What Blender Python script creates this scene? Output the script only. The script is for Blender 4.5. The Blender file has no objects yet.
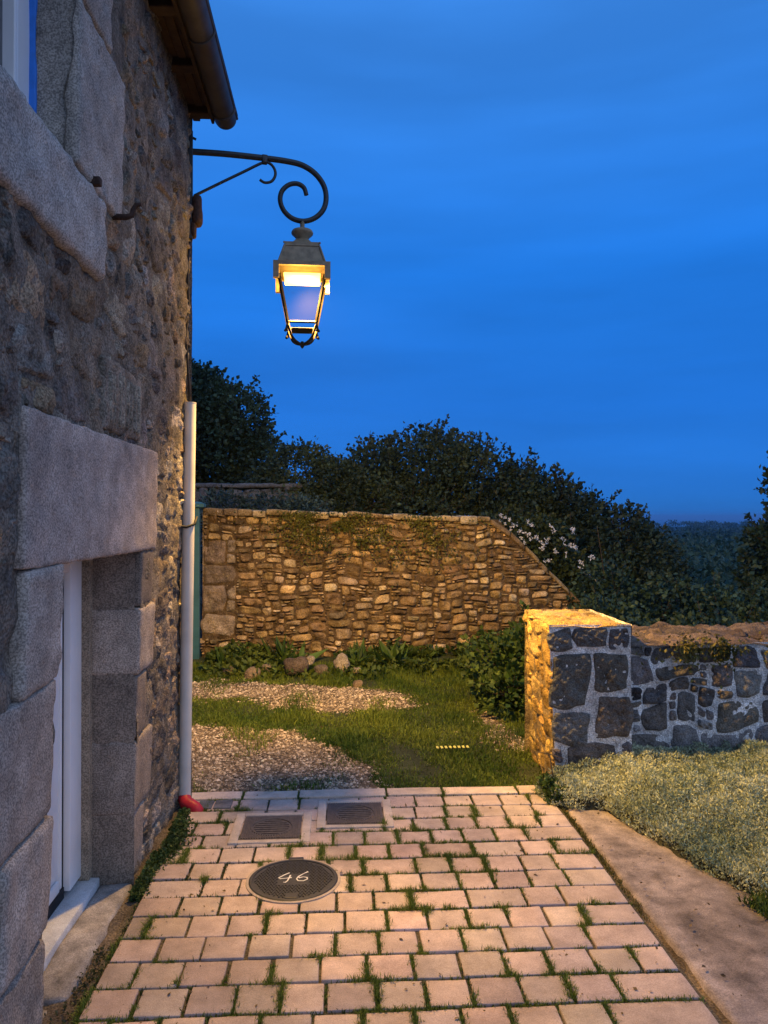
import bpy, bmesh, math, random
import numpy as np
from mathutils import Vector, Matrix
PI = math.pi
R = math.radians
sc = bpy.context.scene
C = sc.collection

# ------------------------------------------------------------------ camera
cam = bpy.data.objects.new('camera', bpy.data.cameras.new('camera'))
C.objects.link(cam)
cam.location = (0, 0, 1.6)
cam.rotation_euler = (R(90.37), 0, R(-3.27))
cam.data.sensor_fit = 'VERTICAL'
cam.data.sensor_height = 36
cam.data.lens = 27.04
cam.data.clip_start = 0.05
cam.data.clip_end = 60000
sc.camera = cam

# ------------------------------------------------------------------ world: blue hour sky
W = bpy.data.worlds.new('World')
sc.world = W
W.use_nodes = True
nt = W.node_tree
nt.nodes.clear()
def N(t, tp, **kw):
    n = t.nodes.new(tp)
    for k, v in kw.items():
        setattr(n, k, v)
    return n
out = N(nt, 'ShaderNodeOutputWorld')
bg = N(nt, 'ShaderNodeBackground')
nt.links.new(bg.outputs[0], out.inputs[0])
tc = N(nt, 'ShaderNodeTexCoord')
sep = N(nt, 'ShaderNodeSeparateXYZ')
nt.links.new(tc.outputs['Generated'], sep.inputs[0])
ramp = N(nt, 'ShaderNodeValToRGB')
e = ramp.color_ramp.elements
e[0].position = 0.0;  e[0].color = (0.018, 0.165, 0.570, 1)
e[1].position = 1.0;  e[1].color = (0.075, 0.220, 0.560, 1)
for p, c in ((0.04, (0.0160, 0.165, 0.610)), (0.14, (0.0135, 0.170, 0.680)), (0.30, (0.0140, 0.188, 0.740)), (0.56, (0.042, 0.235, 0.760))):
    q = e.new(p); q.color = (*c, 1)
nt.links.new(sep.outputs['Z'], ramp.inputs[0])
# thin stretched cloud veils
mp = N(nt, 'ShaderNodeMapping'); mp.inputs['Scale'].default_value = (1.0, 1.0, 7.0)
nt.links.new(tc.outputs['Generated'], mp.inputs[0])
cn = N(nt, 'ShaderNodeTexNoise'); cn.inputs['Scale'].default_value = 1.7; cn.inputs['Detail'].default_value = 5; cn.inputs['Roughness'].default_value = 0.5
nt.links.new(mp.outputs[0], cn.inputs[0])
cr = N(nt, 'ShaderNodeMapRange'); cr.inputs[1].default_value = 0.36; cr.inputs[2].default_value = 0.72; cr.inputs[3].default_value = 0.90; cr.inputs[4].default_value = 1.16
nt.links.new(cn.outputs[0], cr.inputs[0])
mul = N(nt, 'ShaderNodeVectorMath', operation='SCALE')
nt.links.new(ramp.outputs[0], mul.inputs[0]); nt.links.new(cr.outputs[0], mul.inputs['Scale'])
# the physical dusk sky, sun just under the horizon behind the camera
sky = N(nt, 'ShaderNodeTexSky', sky_type='NISHITA')
sky.sun_disc = False; sky.sun_elevation = R(1.0); sky.sun_rotation = R(150)
skm = N(nt, 'ShaderNodeVectorMath', operation='SCALE'); skm.inputs['Scale'].default_value = 0.002
nt.links.new(sky.outputs[0], skm.inputs[0])
# afterglow in the west, behind the camera
dt = N(nt, 'ShaderNodeVectorMath', operation='DOT_PRODUCT'); dt.inputs[1].default_value = (0.52, -0.82, 0.22)
nt.links.new(tc.outputs['Generated'], dt.inputs[0])
gr = N(nt, 'ShaderNodeMapRange'); gr.interpolation_type = 'SMOOTHSTEP'; gr.inputs[1].default_value = 0.15; gr.inputs[2].default_value = 1.0; gr.inputs[3].default_value = 0.0; gr.inputs[4].default_value = 1.0
nt.links.new(dt.outputs['Value'], gr.inputs[0])
gl = N(nt, 'ShaderNodeVectorMath', operation='SCALE'); gl.inputs[0].default_value = (0.40, 0.43, 0.40)
nt.links.new(gr.outputs[0], gl.inputs['Scale'])
a1 = N(nt, 'ShaderNodeVectorMath', operation='ADD'); a2 = N(nt, 'ShaderNodeVectorMath', operation='ADD')
nt.links.new(mul.outputs[0], a1.inputs[0]); nt.links.new(skm.outputs[0], a1.inputs[1])
nt.links.new(a1.outputs[0], a2.inputs[0]); nt.links.new(gl.outputs[0], a2.inputs[1])
nt.links.new(a2.outputs[0], bg.inputs[0])
bg.inputs[1].default_value = 1.0

# faint last light of the set sun, very soft, from behind the camera on the right
sun = bpy.data.objects.new('sun', bpy.data.lights.new('sun', 'SUN'))
C.objects.link(sun)
sun.data.energy = 0.12
sun.data.angle = R(50)
sun.data.color = (1.0, 0.80, 0.66)
sd = Vector((-0.62, 0.62, -0.5))
sun.rotation_euler = sd.to_track_quat('-Z', 'Y').to_euler()

sc.view_settings.view_transform = 'Standard'
sc.view_settings.look = 'None'
sc.view_settings.exposure = 0.0
sc.view_settings.gamma = 1.0
sc.view_settings.use_curve_mapping = False
LAMP_POWER = 1180.0

# ------------------------------------------------------------------ helpers
rng = np.random.default_rng(7)

def nz(p, s=1.0, seed=0, oct=3):
    """smooth pseudo noise -1..1 of points (...,3)"""
    r = np.random.default_rng(1000 + seed)
    p = np.asarray(p, float) * s
    o = np.zeros(p.shape[:-1]); a = 1.0; tot = 0
    for k in range(oct):
        for j in range(4):
            d = r.normal(size=3); d /= np.linalg.norm(d); d *= (2.0 ** k) * r.uniform(0.7, 1.5)
            o += a * np.sin(p @ d * 3.0 + r.uniform(0, 6.28)) * 0.5
        tot += a; a *= 0.5
    return o / tot

def np_mesh(name, V, F, m, parent=None, col=None, smooth=True, mats=None, midx=None):
    V = np.asarray(V, np.float32); 
    me = bpy.data.meshes.new(name)
    if isinstance(F, np.ndarray):
        k = F.shape[1]
        me.vertices.add(len(V)); me.vertices.foreach_set('co', V.ravel())
        me.loops.add(F.size); me.loops.foreach_set('vertex_index', F.astype(np.int32).ravel())
        me.polygons.add(len(F)); me.polygons.foreach_set('loop_start', np.arange(0, F.size, k, dtype=np.int32))
        me.update(calc_edges=True)
    else:
        me.from_pydata(V.tolist(), [], F)
    me.validate()
    if col is not None:
        at = me.color_attributes.new('Col', 'FLOAT_COLOR', 'POINT')
        c = np.ones((len(V), 4), np.float32); c[:, :3] = col
        at.data.foreach_set('color', c.ravel())
    me.polygons.foreach_set('use_smooth', np.full(len(me.polygons), smooth))
    me.materials.append(m)
    o = bpy.data.objects.new(name, me); C.objects.link(o)
    if parent is not None:
        o.parent = parent
    return o

class MB:
    """collects shapes, builds one mesh object"""
    def __init__(s):
        s.V = []; s.F = []; s.K = []; s.n = 0
    def add(s, V, F, col=(1, 1, 1)):
        V = np.asarray(V, float)
        s.V.append(V); s.F += [tuple(i + s.n for i in f) for f in F]
        c = np.asarray(col, float)
        s.K.append(np.broadcast_to(c, (len(V), 3)).copy() if c.ndim == 1 else c)
        s.n += len(V)
    def box(s, lo, hi, col=(1, 1, 1)):
        x0, y0, z0 = lo; x1, y1, z1 = hi
        V = [(x0,y0,z0),(x1,y0,z0),(x1,y1,z0),(x0,y1,z0),(x0,y0,z1),(x1,y0,z1),(x1,y1,z1),(x0,y1,z1)]
        s.add(V, [(0,3,2,1),(4,5,6,7),(0,1,5,4),(1,2,6,5),(2,3,7,6),(3,0,4,7)], col)
    def rbox(s, lo, hi, r=0.01, amp=0.0, res=0.05, seed=0, col=(1, 1, 1), nf=8.0, lean=None, cv=0.0):
        """rounded box with noisy faces"""
        lo = np.array(lo, float); hi = np.array(hi, float)
        r = min(r, 0.49 * (hi - lo).min())
        def ax(a, b):
            n = max(2, int(math.ceil((b - a - 2 * r) / res)) + 1)
            return np.concatenate([[a], np.linspace(a + r, b - r, n), [b]])
        A = [ax(lo[i], hi[i]) for i in range(3)]
        V = []; F = []; n = 0
        for d in range(3):
            u, v = (d + 1) % 3, (d + 2) % 3
            for side in (0, 1):
                U, Vv = np.meshgrid(A[u], A[v], indexing='ij')
                P = np.zeros(U.shape + (3,)); P[..., u] = U; P[..., v] = Vv; P[..., d] = (lo, hi)[side][d]
                a, b = U.shape
                for i in range(a - 1):
                    for j in range(b - 1):
                        q = (n + i*b + j, n + (i+1)*b + j, n + (i+1)*b + j + 1, n + i*b + j + 1)
                        F.append(q if side else q[::-1])
                V.append(P.reshape(-1, 3)); n += a * b
        V = np.concatenate(V)
        inn = np.clip(V, lo + r, hi - r)
        dv = V - inn; L = np.linalg.norm(dv, axis=1, keepdims=True); L[L == 0] = 1
        nrm = dv / L
        V = inn + nrm * r
        if amp:
            V = V + nrm * (amp * nz(V, nf, seed, 3))[:, None]
        K = np.ones((len(V), 3)) * np.array(col)
        if cv:
            K = K * (1 + cv * nz(V, 2.2, seed + 5, 3))[:, None]
        if lean is not None:
            V = lean(V)
        s.add(V, F, K)
    def tube(s, pts, rad, n=8, cap=True, col=(1, 1, 1)):
        pts = [Vector(p) for p in pts]; m = len(pts)
        rads = [rad] * m if np.isscalar(rad) else list(rad)
        V = []; prev = None
        for i, p in enumerate(pts):
            t = (pts[min(i + 1, m - 1)] - pts[max(i - 1, 0)]).normalized()
            if prev is None:
                a = Vector((0, 0, 1)) if abs(t.z) < .9 else Vector((1, 0, 0))
                x = t.cross(a).normalized()
            else:
                x = (prev - t * prev.dot(t)).normalized()
            prev = x; y = t.cross(x)
            for k in range(n):
                an = 2 * PI * k / n
                V.append(tuple(p + (x * math.cos(an) + y * math.sin(an)) * rads[i]))
        F = [(i*n + k, i*n + (k+1) % n, (i+1)*n + (k+1) % n, (i+1)*n + k) for i in range(m - 1) for k in range(n)]
        if cap:
            F.append(tuple(range(n))[::-1]); F.append(tuple(range((m-1)*n, m*n)))
        s.add(V, F, col)
    def lathe(s, prof, c, n=16, col=(1, 1, 1)):
        """prof: (radius, z) from bottom to top round vertical axis at c"""
        V = [(c[0] + r*math.cos(2*PI*k/n), c[1] + r*math.sin(2*PI*k/n), c[2] + z) for r, z in prof for k in range(n)]
        m = len(prof)
        F = [(i*n + k, i*n + (k+1) % n, (i+1)*n + (k+1) % n, (i+1)*n + k) for i in range(m - 1) for k in range(n)]
        F.append(tuple(range(n))[::-1]); F.append(tuple(range((m-1)*n, m*n)))
        s.add(V, F, col)
    def frustum(s, c, w0, z0, w1, z1, col=(1, 1, 1), cap=True):
        V = []
        for w, z in ((w0, z0), (w1, z1)):
            for a, b in ((-1,-1),(1,-1),(1,1),(-1,1)):
                V.append((c[0] + a*w, c[1] + b*w, c[2] + z))
        F = [(0,1,5,4),(1,2,6,5),(2,3,7,6),(3,0,4,7)]
        if cap: F += [(3,2,1,0),(4,5,6,7)]
        s.add(V, F, col)
    def build(s, name, m, parent=None, smooth=False, sharp=None):
        o = np_mesh(name, np.concatenate(s.V), s.F, m, parent, np.concatenate(s.K), smooth)
        me = o.data
        bm = bmesh.new(); bm.from_mesh(me)
        bmesh.ops.remove_doubles(bm, verts=bm.verts, dist=1e-5)
        bm.to_mesh(me); bm.free()
        if smooth:
            me.polygons.foreach_set('use_smooth', np.full(len(me.polygons), True))
            if sharp: me.set_sharp_from_angle(angle=R(sharp))
        return o

def tag(o, label=None, cat=None, group=None, kind=None):
    if label: o['label'] = label
    if cat: o['category'] = cat
    if group: o['group'] = group
    if kind: o['kind'] = kind
    return o
def thing(name, label, cat, loc=(0, 0, 0), rotz=0, group=None):
    o = bpy.data.objects.new(name, None); C.objects.link(o)
    o.location = loc; o.rotation_euler = (0, 0, rotz); o.empty_display_size = 0.1
    return tag(o, label, cat, group)

# ------------------------------------------------------------------ materials
def new_mat(name):
    m = bpy.data.materials.new(name); m.use_nodes = True
    t = m.node_tree; b = t.nodes['Principled BSDF']
    b.inputs['Specular IOR Level'].default_value = 0.3
    return m, t, b
def lk(t, a, b): t.links.new(a, b)

def mat_simple(name, col, rough=0.6, metal=0.0, var=0.25, scale=30, bump=0.0, spec=0.3, bscale=60):
    m, t, b = new_mat(name)
    b.inputs['Roughness'].default_value = rough; b.inputs['Metallic'].default_value = metal
    b.inputs['Specular IOR Level'].default_value = spec
    co = N(t, 'ShaderNodeTexCoord')
    n = N(t, 'ShaderNodeTexNoise'); n.inputs['Scale'].default_value = scale; n.inputs['Detail'].default_value = 6
    lk(t, co.outputs['Object'], n.inputs[0])
    mr = N(t, 'ShaderNodeMapRange'); mr.inputs[1].default_value = .3; mr.inputs[2].default_value = .7
    mr.inputs[3].default_value = 1 - var; mr.inputs[4].default_value = 1 + var
    lk(t, n.outputs[0], mr.inputs[0])
    sv = N(t, 'ShaderNodeVectorMath', operation='SCALE'); sv.inputs[0].default_value = col
    lk(t, mr.outputs[0], sv.inputs['Scale']); lk(t, sv.outputs[0], b.inputs['Base Color'])
    if bump:
        n2 = N(t, 'ShaderNodeTexNoise'); n2.inputs['Scale'].default_value = bscale; n2.inputs['Detail'].default_value = 5
        lk(t, co.outputs['Object'], n2.inputs[0])
        bp = N(t, 'ShaderNodeBump'); bp.inputs['Strength'].default_value = bump; bp.inputs['Distance'].default_value = 0.01
        lk(t, n2.outputs[0], bp.inputs['Height']); lk(t, bp.outputs[0], b.inputs['Normal'])
    return m

def mat_stone(name, rough=0.85, speck=0.3, blot=0.35, bump=0.5, lichen=0.0, lcol=(0.45, 0.40, 0.22), fine=220.0, bscale=45.0, tint=(1, 1, 1), bdist=0.012, spec=0.15):
    """stone whose tone comes from the per-stone colour attribute, broken up by blotches, specks, lichen and bump"""
    m, t, b = new_mat(name)
    b.inputs['Roughness'].default_value = rough
    b.inputs['Specular IOR Level'].default_value = spec
    at = N(t, 'ShaderNodeAttribute', attribute_name='Col')
    co = N(t, 'ShaderNodeTexCoord')
    n1 = N(t, 'ShaderNodeTexNoise'); n1.inputs['Scale'].default_value = 9; n1.inputs['Detail'].default_value = 8; n1.inputs['Roughness'].default_value = .65
    n2 = N(t, 'ShaderNodeTexNoise'); n2.inputs['Scale'].default_value = fine; n2.inputs['Detail'].default_value = 2
    n3 = N(t, 'ShaderNodeTexNoise'); n3.inputs['Scale'].default_value = bscale; n3.inputs['Detail'].default_value = 9; n3.inputs['Roughness'].default_value = .62
    for n in (n1, n2, n3): lk(t, co.outputs['Object'], n.inputs[0])
    m1 = N(t, 'ShaderNodeMapRange'); m1.inputs[1].default_value = .3; m1.inputs[2].default_value = .7; m1.inputs[3].default_value = 1 - blot; m1.inputs[4].default_value = 1 + blot
    m2 = N(t, 'ShaderNodeMapRange'); m2.inputs[1].default_value = .38; m2.inputs[2].default_value = .62; m2.inputs[3].default_value = 1 - speck; m2.inputs[4].default_value = 1 + speck
    lk(t, n1.outputs[0], m1.inputs[0]); lk(t, n2.outputs[0], m2.inputs[0])
    mm = N(t, 'ShaderNodeMath', operation='MULTIPLY'); lk(t, m1.outputs[0], mm.inputs[0]); lk(t, m2.outputs[0], mm.inputs[1])
    sv = N(t, 'ShaderNodeVectorMath', operation='SCALE'); lk(t, at.outputs['Color'], sv.inputs[0]); lk(t, mm.outputs[0], sv.inputs['Scale'])
    tv = N(t, 'ShaderNodeVectorMath', operation='MULTIPLY'); lk(t, sv.outputs[0], tv.inputs[0]); tv.inputs[1].default_value = tint
    last = tv.outputs[0]
    if lichen:
        n4 = N(t, 'ShaderNodeTexNoise'); n4.inputs['Scale'].default_value = 14; n4.inputs['Detail'].default_value = 7; n4.inputs['Roughness'].default_value = .7
        mp = N(t, 'ShaderNodeMapping'); mp.inputs['Location'].default_value = (3.1, 7.7, 1.3)
        lk(t, co.outputs['Object'], mp.inputs[0]); lk(t, mp.outputs[0], n4.inputs[0])
        m4 = N(t, 'ShaderNodeMapRange'); m4.inputs[1].default_value = .56; m4.inputs[2].default_value = .66; m4.inputs[3].default_value = 0; m4.inputs[4].default_value = lichen
        lk(t, n4.outputs[0], m4.inputs[0])
        mx = N(t, 'ShaderNodeMix', data_type='RGBA'); lk(t, m4.outputs[0], mx.inputs[0]); lk(t, last, mx.inputs[6]); mx.inputs[7].default_value = (*lcol, 1)
        last = mx.outputs[2]
    lk(t, last, b.inputs['Base Color'])
    bp = N(t, 'ShaderNodeBump'); bp.inputs['Strength'].default_value = bump; bp.inputs['Distance'].default_value = bdist
    ad = N(t, 'ShaderNodeMath', operation='MULTIPLY_ADD'); lk(t, n2.outputs[0], ad.inputs[0]); ad.inputs[1].default_value = .25; lk(t, n3.outputs[0], ad.inputs[2])
    lk(t, ad.outputs[0], bp.inputs['Height']); lk(t, bp.outputs[0], b.inputs['Normal'])
    return m

def mat_leaf(name, rough=0.55, trans=0.25, spec=0.25):
    m, t, b = new_mat(name)
    at = N(t, 'ShaderNodeAttribute', attribute_name='Col')
    b.inputs['Roughness'].default_value = rough; b.inputs['Specular IOR Level'].default_value = spec
    lk(t, at.outputs['Color'], b.inputs['Base Color'])
    tr = N(t, 'ShaderNodeBsdfTranslucent'); lk(t, at.outputs['Color'], tr.inputs[0])
    mx = N(t, 'ShaderNodeMixShader'); mx.inputs[0].default_value = trans
    lk(t, b.outputs[0], mx.inputs[1]); lk(t, tr.outputs[0], mx.inputs[2])
    lk(t, mx.outputs[0], t.nodes['Material Output'].inputs[0])
    return m

M_rubble = mat_stone('house_rubble', speck=.40, blot=.6, bump=1.0, lichen=.40, lcol=(.30, .30, .285), bscale=42, bdist=.022, fine=120)
M_granite = mat_stone('dressed_granite', tint=(1.27, 1.13, .96), speck=.40, blot=.30, bump=.45, fine=170, bscale=80, bdist=.006)
M_wall = mat_stone('garden_wall_stone', speck=.35, blot=.65, bump=1.0, lichen=.35, lcol=(.44, .37, .20), bscale=34, bdist=.03, fine=130)
M_pier = mat_stone('pier_stone', speck=.35, blot=.5, bump=1.0, lichen=.05, lcol=(.30, .27, .18), bscale=34, bdist=.025, fine=130)
M_paver = mat_stone('paver_concrete', speck=.14, blot=.24, bump=.35, fine=260, bscale=120, bdist=.005)
M_conc = mat_stone('rough_concrete', speck=.22, blot=.55, bump=.5, fine=200, bscale=30, bdist=.008)
M_soil = mat_stone('soil', speck=.4, blot=.4, bump=.9, fine=120, bscale=60)
M_peb = mat_stone('pebbles', speck=.2, blot=.3, bump=.2, fine=300)
M_leaf = mat_leaf('leaves')
M_leafd = mat_leaf('tree_leaves', rough=.5, trans=.15)
M_silver = mat_leaf('silver_leaves', rough=.8, trans=.2, spec=.1)
M_petal = mat_leaf('petals', rough=.6, trans=.3)
M_bark = mat_simple('bark', (.06, .048, .036), .9, var=.4, bump=.6)
M_iron = mat_simple('wrought_iron', (.016, .018, .019), .5, metal=.0, var=.3, spec=.5)
M_cage = mat_simple('lantern_cage', (.030, .022, .014), .75, var=.3, spec=.06)
M_bronze = mat_simple('lamp_metal', (.28, .21, .125), .55, metal=.0, var=.3, spec=.4)
M_cast = mat_simple('cast_iron', (.085, .070, .058), .6, var=.35, scale=60, bump=.2, spec=.5)
M_castd = mat_simple('dark_cast_iron', (.016, .018, .021), .55, var=.35, scale=60, bump=.2, spec=.5)
M_pvc = mat_simple('white_pvc', (.80, .80, .79), .38, var=.04, scale=8, spec=.5)
M_pipe = mat_simple('cream_pipe', (.60, .575, .51), .45, var=.12, scale=7, spec=.4)
M_black = mat_simple('dark_rubber', (.012, .012, .013), .6, var=.2)
M_red = mat_simple('red_plastic', (.42, .022, .035), .45, var=.2)
M_wood = mat_simple('eaves_wood', (.055, .033, .018), .8, var=.35, scale=14, bump=.3)
M_zinc = mat_simple('gutter_zinc', (.085, .075, .068), .55, metal=.0, var=.25, scale=12)
M_slate = mat_simple('roof_slate', (.05, .052, .06), .7, var=.3, scale=8, bump=.3)
M_teal = mat_simple('teal_paint', (.045, .145, .175), .55, var=.14, scale=9)
M_rust = mat_simple('rusty_iron', (.05, .028, .020), .8, var=.4, scale=60, bump=.4)
M_white = mat_simple('white_paint', (.72, .72, .68), .6, var=.12, scale=90)
M_blue = mat_simple('blue_paint', (.04, .22, .72), .5, var=.1)
M_yel = mat_simple('pale_yellow_slats', (.75, .72, .16), .4, var=.05)
M_grime = mat_simple('dark_timber', (.035, .018, .012), .7, var=.3)

m, t, b = new_mat('window_glass'); M_glass = m
b.inputs['Base Color'].default_value = (.03, .04, .05, 1); b.inputs['Roughness'].default_value = .03; b.inputs['Specular IOR Level'].default_value = .9

m, t, b = new_mat('lantern_glass'); M_lglass = m
t.nodes.remove(b)
tp = N(t, 'ShaderNodeBsdfTransparent'); tp.inputs[0].default_value = (.94, .95, .95, 1)
gs = N(t, 'ShaderNodeBsdfGlossy'); gs.inputs['Roughness'].default_value = .02
tl = N(t, 'ShaderNodeBsdfTranslucent'); tl.inputs[0].default_value = (.9, .9, .88, 1)
x1 = N(t, 'ShaderNodeMixShader'); x1.inputs[0].default_value = .02
x2 = N(t, 'ShaderNodeMixShader'); x2.inputs[0].default_value = .0
lk(t, tp.outputs[0], x1.inputs[1]); lk(t, gs.outputs[0], x1.inputs[2])
lk(t, x1.outputs[0], x2.inputs[1]); lk(t, tl.outputs[0], x2.inputs[2])
tl.inputs[0].default_value = (.9, .75, .5, 1)
x2.inputs[0].default_value = .0006
lk(t, tp.outputs[0], x2.inputs[1]); lk(t, x2.outputs[0], t.nodes['Material Output'].inputs[0])

m, t, b = new_mat('lamp_glow'); M_glow = m
b.inputs['Base Color'].default_value = (.8, .6, .3, 1)
b.inputs['Emission Color'].default_value = (1.0, .56, .10, 1); b.inputs['Emission Strength'].default_value = 5.0

# ------------------------------------------------------------------ stonework generator
def pack(u0, u1, v0, v1, c, sizes, seed, blocked=lambda u, v: False, cv=None):
    """irregular rubble: fill a cell grid with rectangles of mixed size"""
    r = np.random.default_rng(seed)
    cv = cv or c
    nu, nv = int((u1 - u0) / c), int((v1 - v0) / cv)
    cu = (u1 - u0) / nu; cw = (v1 - v0) / nv
    occ = np.zeros((nu, nv), bool)
    for i in range(nu):
        for j in range(nv):
            if blocked(u0 + (i + .5) * cu, v0 + (j + .5) * cw): occ[i, j] = True
    outr = []
    for j in range(nv):
        for i in range(nu):
            if occ[i, j]: continue
            a, b = sizes[r.integers(len(sizes))]
            a = min(a, nu - i); b = min(b, nv - j)
            while a > 1 and occ[i:i + a, j].any(): a -= 1
            while b > 1 and occ[i:i + a, j:j + b].any(): b -= 1
            b = min(b, a)
            occ[i:i + a, j:j + b] = True
            outr.append((u0 + i*cu, v0 + j*cw, u0 + (i+a)*cu, v0 + (j+b)*cw))
    return outr

def stones(rects, P, palette, seed, joint=.012, dome=.02, amp=.006, n=7, warp=.02, wf=3.0, rnd=.45, back=.012, tilt=.006, cvar=.16, rough=.004):
    """one domed, rough stone per rectangle; P maps (u,v,d) to the place"""
    r = np.random.default_rng(seed)
    s1 = np.linspace(-1, 1, n)
    S, T = np.meshgrid(s1, s1, indexing='ij')
    S2 = S * np.sqrt(1 - rnd * T**2 / 2 * 1.1); T2 = T * np.sqrt(1 - rnd * S**2 / 2 * 1.1)
    prof = (np.clip(1 - S**4, 0, 1) * np.clip(1 - T**4, 0, 1)) ** .42
    edge = np.maximum(abs(S), abs(T)) > .999
    idx = np.arange(n*n).reshape(n, n)
    fq = np.stack([idx[:-1, :-1], idx[1:, :-1], idx[1:, 1:], idx[:-1, 1:]], -1).reshape(-1, 4)
    Vs = []; Fs = []; Ks = []; k = 0
    for (a, b, c, d) in rects:
        hw, hh = (c - a)/2 - joint*r.uniform(.3, .75), (d - b)/2 - joint*r.uniform(.3, .75)
        hw = max(hw, .006); hh = max(hh, .006)
        ang = r.normal() * .045
        ir = 1 + .07*np.sin(2*np.arctan2(T, S) + r.uniform(0, 6.3))*r.uniform(0, 1) + .06*np.sin(3*np.arctan2(T, S) + r.uniform(0, 6.3))
        su, tv = S2*hw*ir, T2*hh*ir
        u = (a + c)/2 + su*math.cos(ang) - tv*math.sin(ang)
        v = (b + d)/2 + su*math.sin(ang) + tv*math.cos(ang)
        q = np.stack([u, v, np.zeros_like(u)], -1)
        u = u + warp*nz(q, wf, 11, 2); v = v + warp*nz(q, wf, 12, 2)
        dm = dome * r.uniform(.45, 1.25)
        dd = dm*prof + (S*r.normal() + T*r.normal())*tilt + amp*nz(q, 14, 13, 3)*prof
        dd = dd + rough*nz(q, 42, 14, 2)*prof
        dd = np.where(edge, -back, dd)
        Vs.append(P(u.ravel(), v.ravel(), dd.ravel()))
        base = np.array(palette[r.integers(len(palette))]) * (1 + cvar*r.normal())
        base = np.clip(base * (1 + .02*r.normal(size=3)), .01, .9)
        Ks.append(np.broadcast_to(base, (n*n, 3)))
        Fs.append(fq + k); k += n*n
    return np.concatenate(Vs), np.concatenate(Fs), np.concatenate(Ks)

def sheet(us, vs, P, keep, col, amp=.004, seed=0, d0=0.0):
    """mortar backing as a rough grid"""
    U, Vv = np.meshgrid(us, vs, indexing='ij')
    q = np.stack([U, Vv, 0*U], -1)
    D = d0 + amp*nz(q, 9, seed, 3)
    V = P(U.ravel(), Vv.ravel(), D.ravel())
    n1, n2 = U.shape
    idx = np.arange(n1*n2).reshape(n1, n2)
    F = np.stack([idx[:-1, :-1], idx[1:, :-1], idx[1:, 1:], idx[:-1, 1:]], -1).reshape(-1, 4)
    uc = (U[:-1, :-1] + U[1:, 1:]).ravel()/2; vc = (Vv[:-1, :-1] + Vv[1:, 1:]).ravel()/2
    kp = np.array([keep(a, b) for a, b in zip(uc, vc)])
    K = np.array(col) * (1 + .18*nz(q.reshape(-1, 3), 3, seed + 3, 3))[:, None]
    return V, F[kp], K

def join(parts):
    V = []; F = []; K = []; n = 0
    for v, f, k in parts:
        V.append(v); F.append(f + n); K.append(k); n += len(v)
    return np.concatenate(V), np.concatenate(F), np.concatenate(K)

# ------------------------------------------------------------------ foliage generator
def unit(a): return a / np.maximum(np.linalg.norm(a, axis=-1, keepdims=True), 1e-9)
def leaf_mesh(name, P, D, L, Wd, K, m, parent=None, fold=.25, seed=0, up=None):
    r = np.random.default_rng(seed + 50)
    n = len(P)
    D = unit(D)
    a = r.normal(size=(n, 3)) if up is None else np.broadcast_to(np.array(up, float), (n, 3)) + .5*r.normal(size=(n, 3))
    S = unit(np.cross(D, a)); Nn = np.cross(S, D)
    L = np.broadcast_to(L, n)[:, None]; Wd = np.broadcast_to(Wd, n)[:, None]
    V = np.stack([P, P + D*L*.45 + S*Wd + Nn*Wd*fold, P + D*L, P + D*L*.45 - S*Wd + Nn*Wd*fold], 1).reshape(-1, 3)
    F = np.arange(4*n).reshape(n, 4)
    return np_mesh(name, V, F, m, parent, np.repeat(K, 4, 0), smooth=False)

def crown_points(blobs, n, seed, hole=.0, shell=.55, hf=2.2):
    """points through overlapping lumps, denser near their skins, with gaps"""
    r = np.random.default_rng(seed)
    vol = np.array([b[3]*b[4]*b[5] for b in blobs]) ** .67
    ch = r.choice(len(blobs), int(n*1.9), p=vol/vol.sum())
    B = np.array(blobs)[ch]
    d = unit(r.normal(size=(len(ch), 3)))
    rad = (shell + (1 - shell)*r.random(len(ch))**.6) * (1 + .16*nz(d*2 + B[:, :3], 2.6, seed, 3)) * (1 + .10*r.normal(size=len(ch))*(r.random(len(ch)) < .25))
    P = B[:, :3] + d*B[:, 3:6]*rad[:, None]
    g = nz(P, hf, seed + 9, 3)
    ok = g > (-.75 + hole)
    P, d = P[ok], d[ok]
    return P[:n], d[:n], r

def leaf_col(P, n, cols, seed, f=1.6, var=.28):
    r = np.random.default_rng(seed + 77)
    c0, c1 = np.array(cols[0]), np.array(cols[1])
    a = np.clip(.5 + .6*nz(P, f, seed, 3) + .25*r.normal(size=n), 0, 1)[:, None]
    return np.clip((c0*(1 - a) + c1*a) * (1 + var*r.normal(size=n))[:, None], .004, .9)

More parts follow.
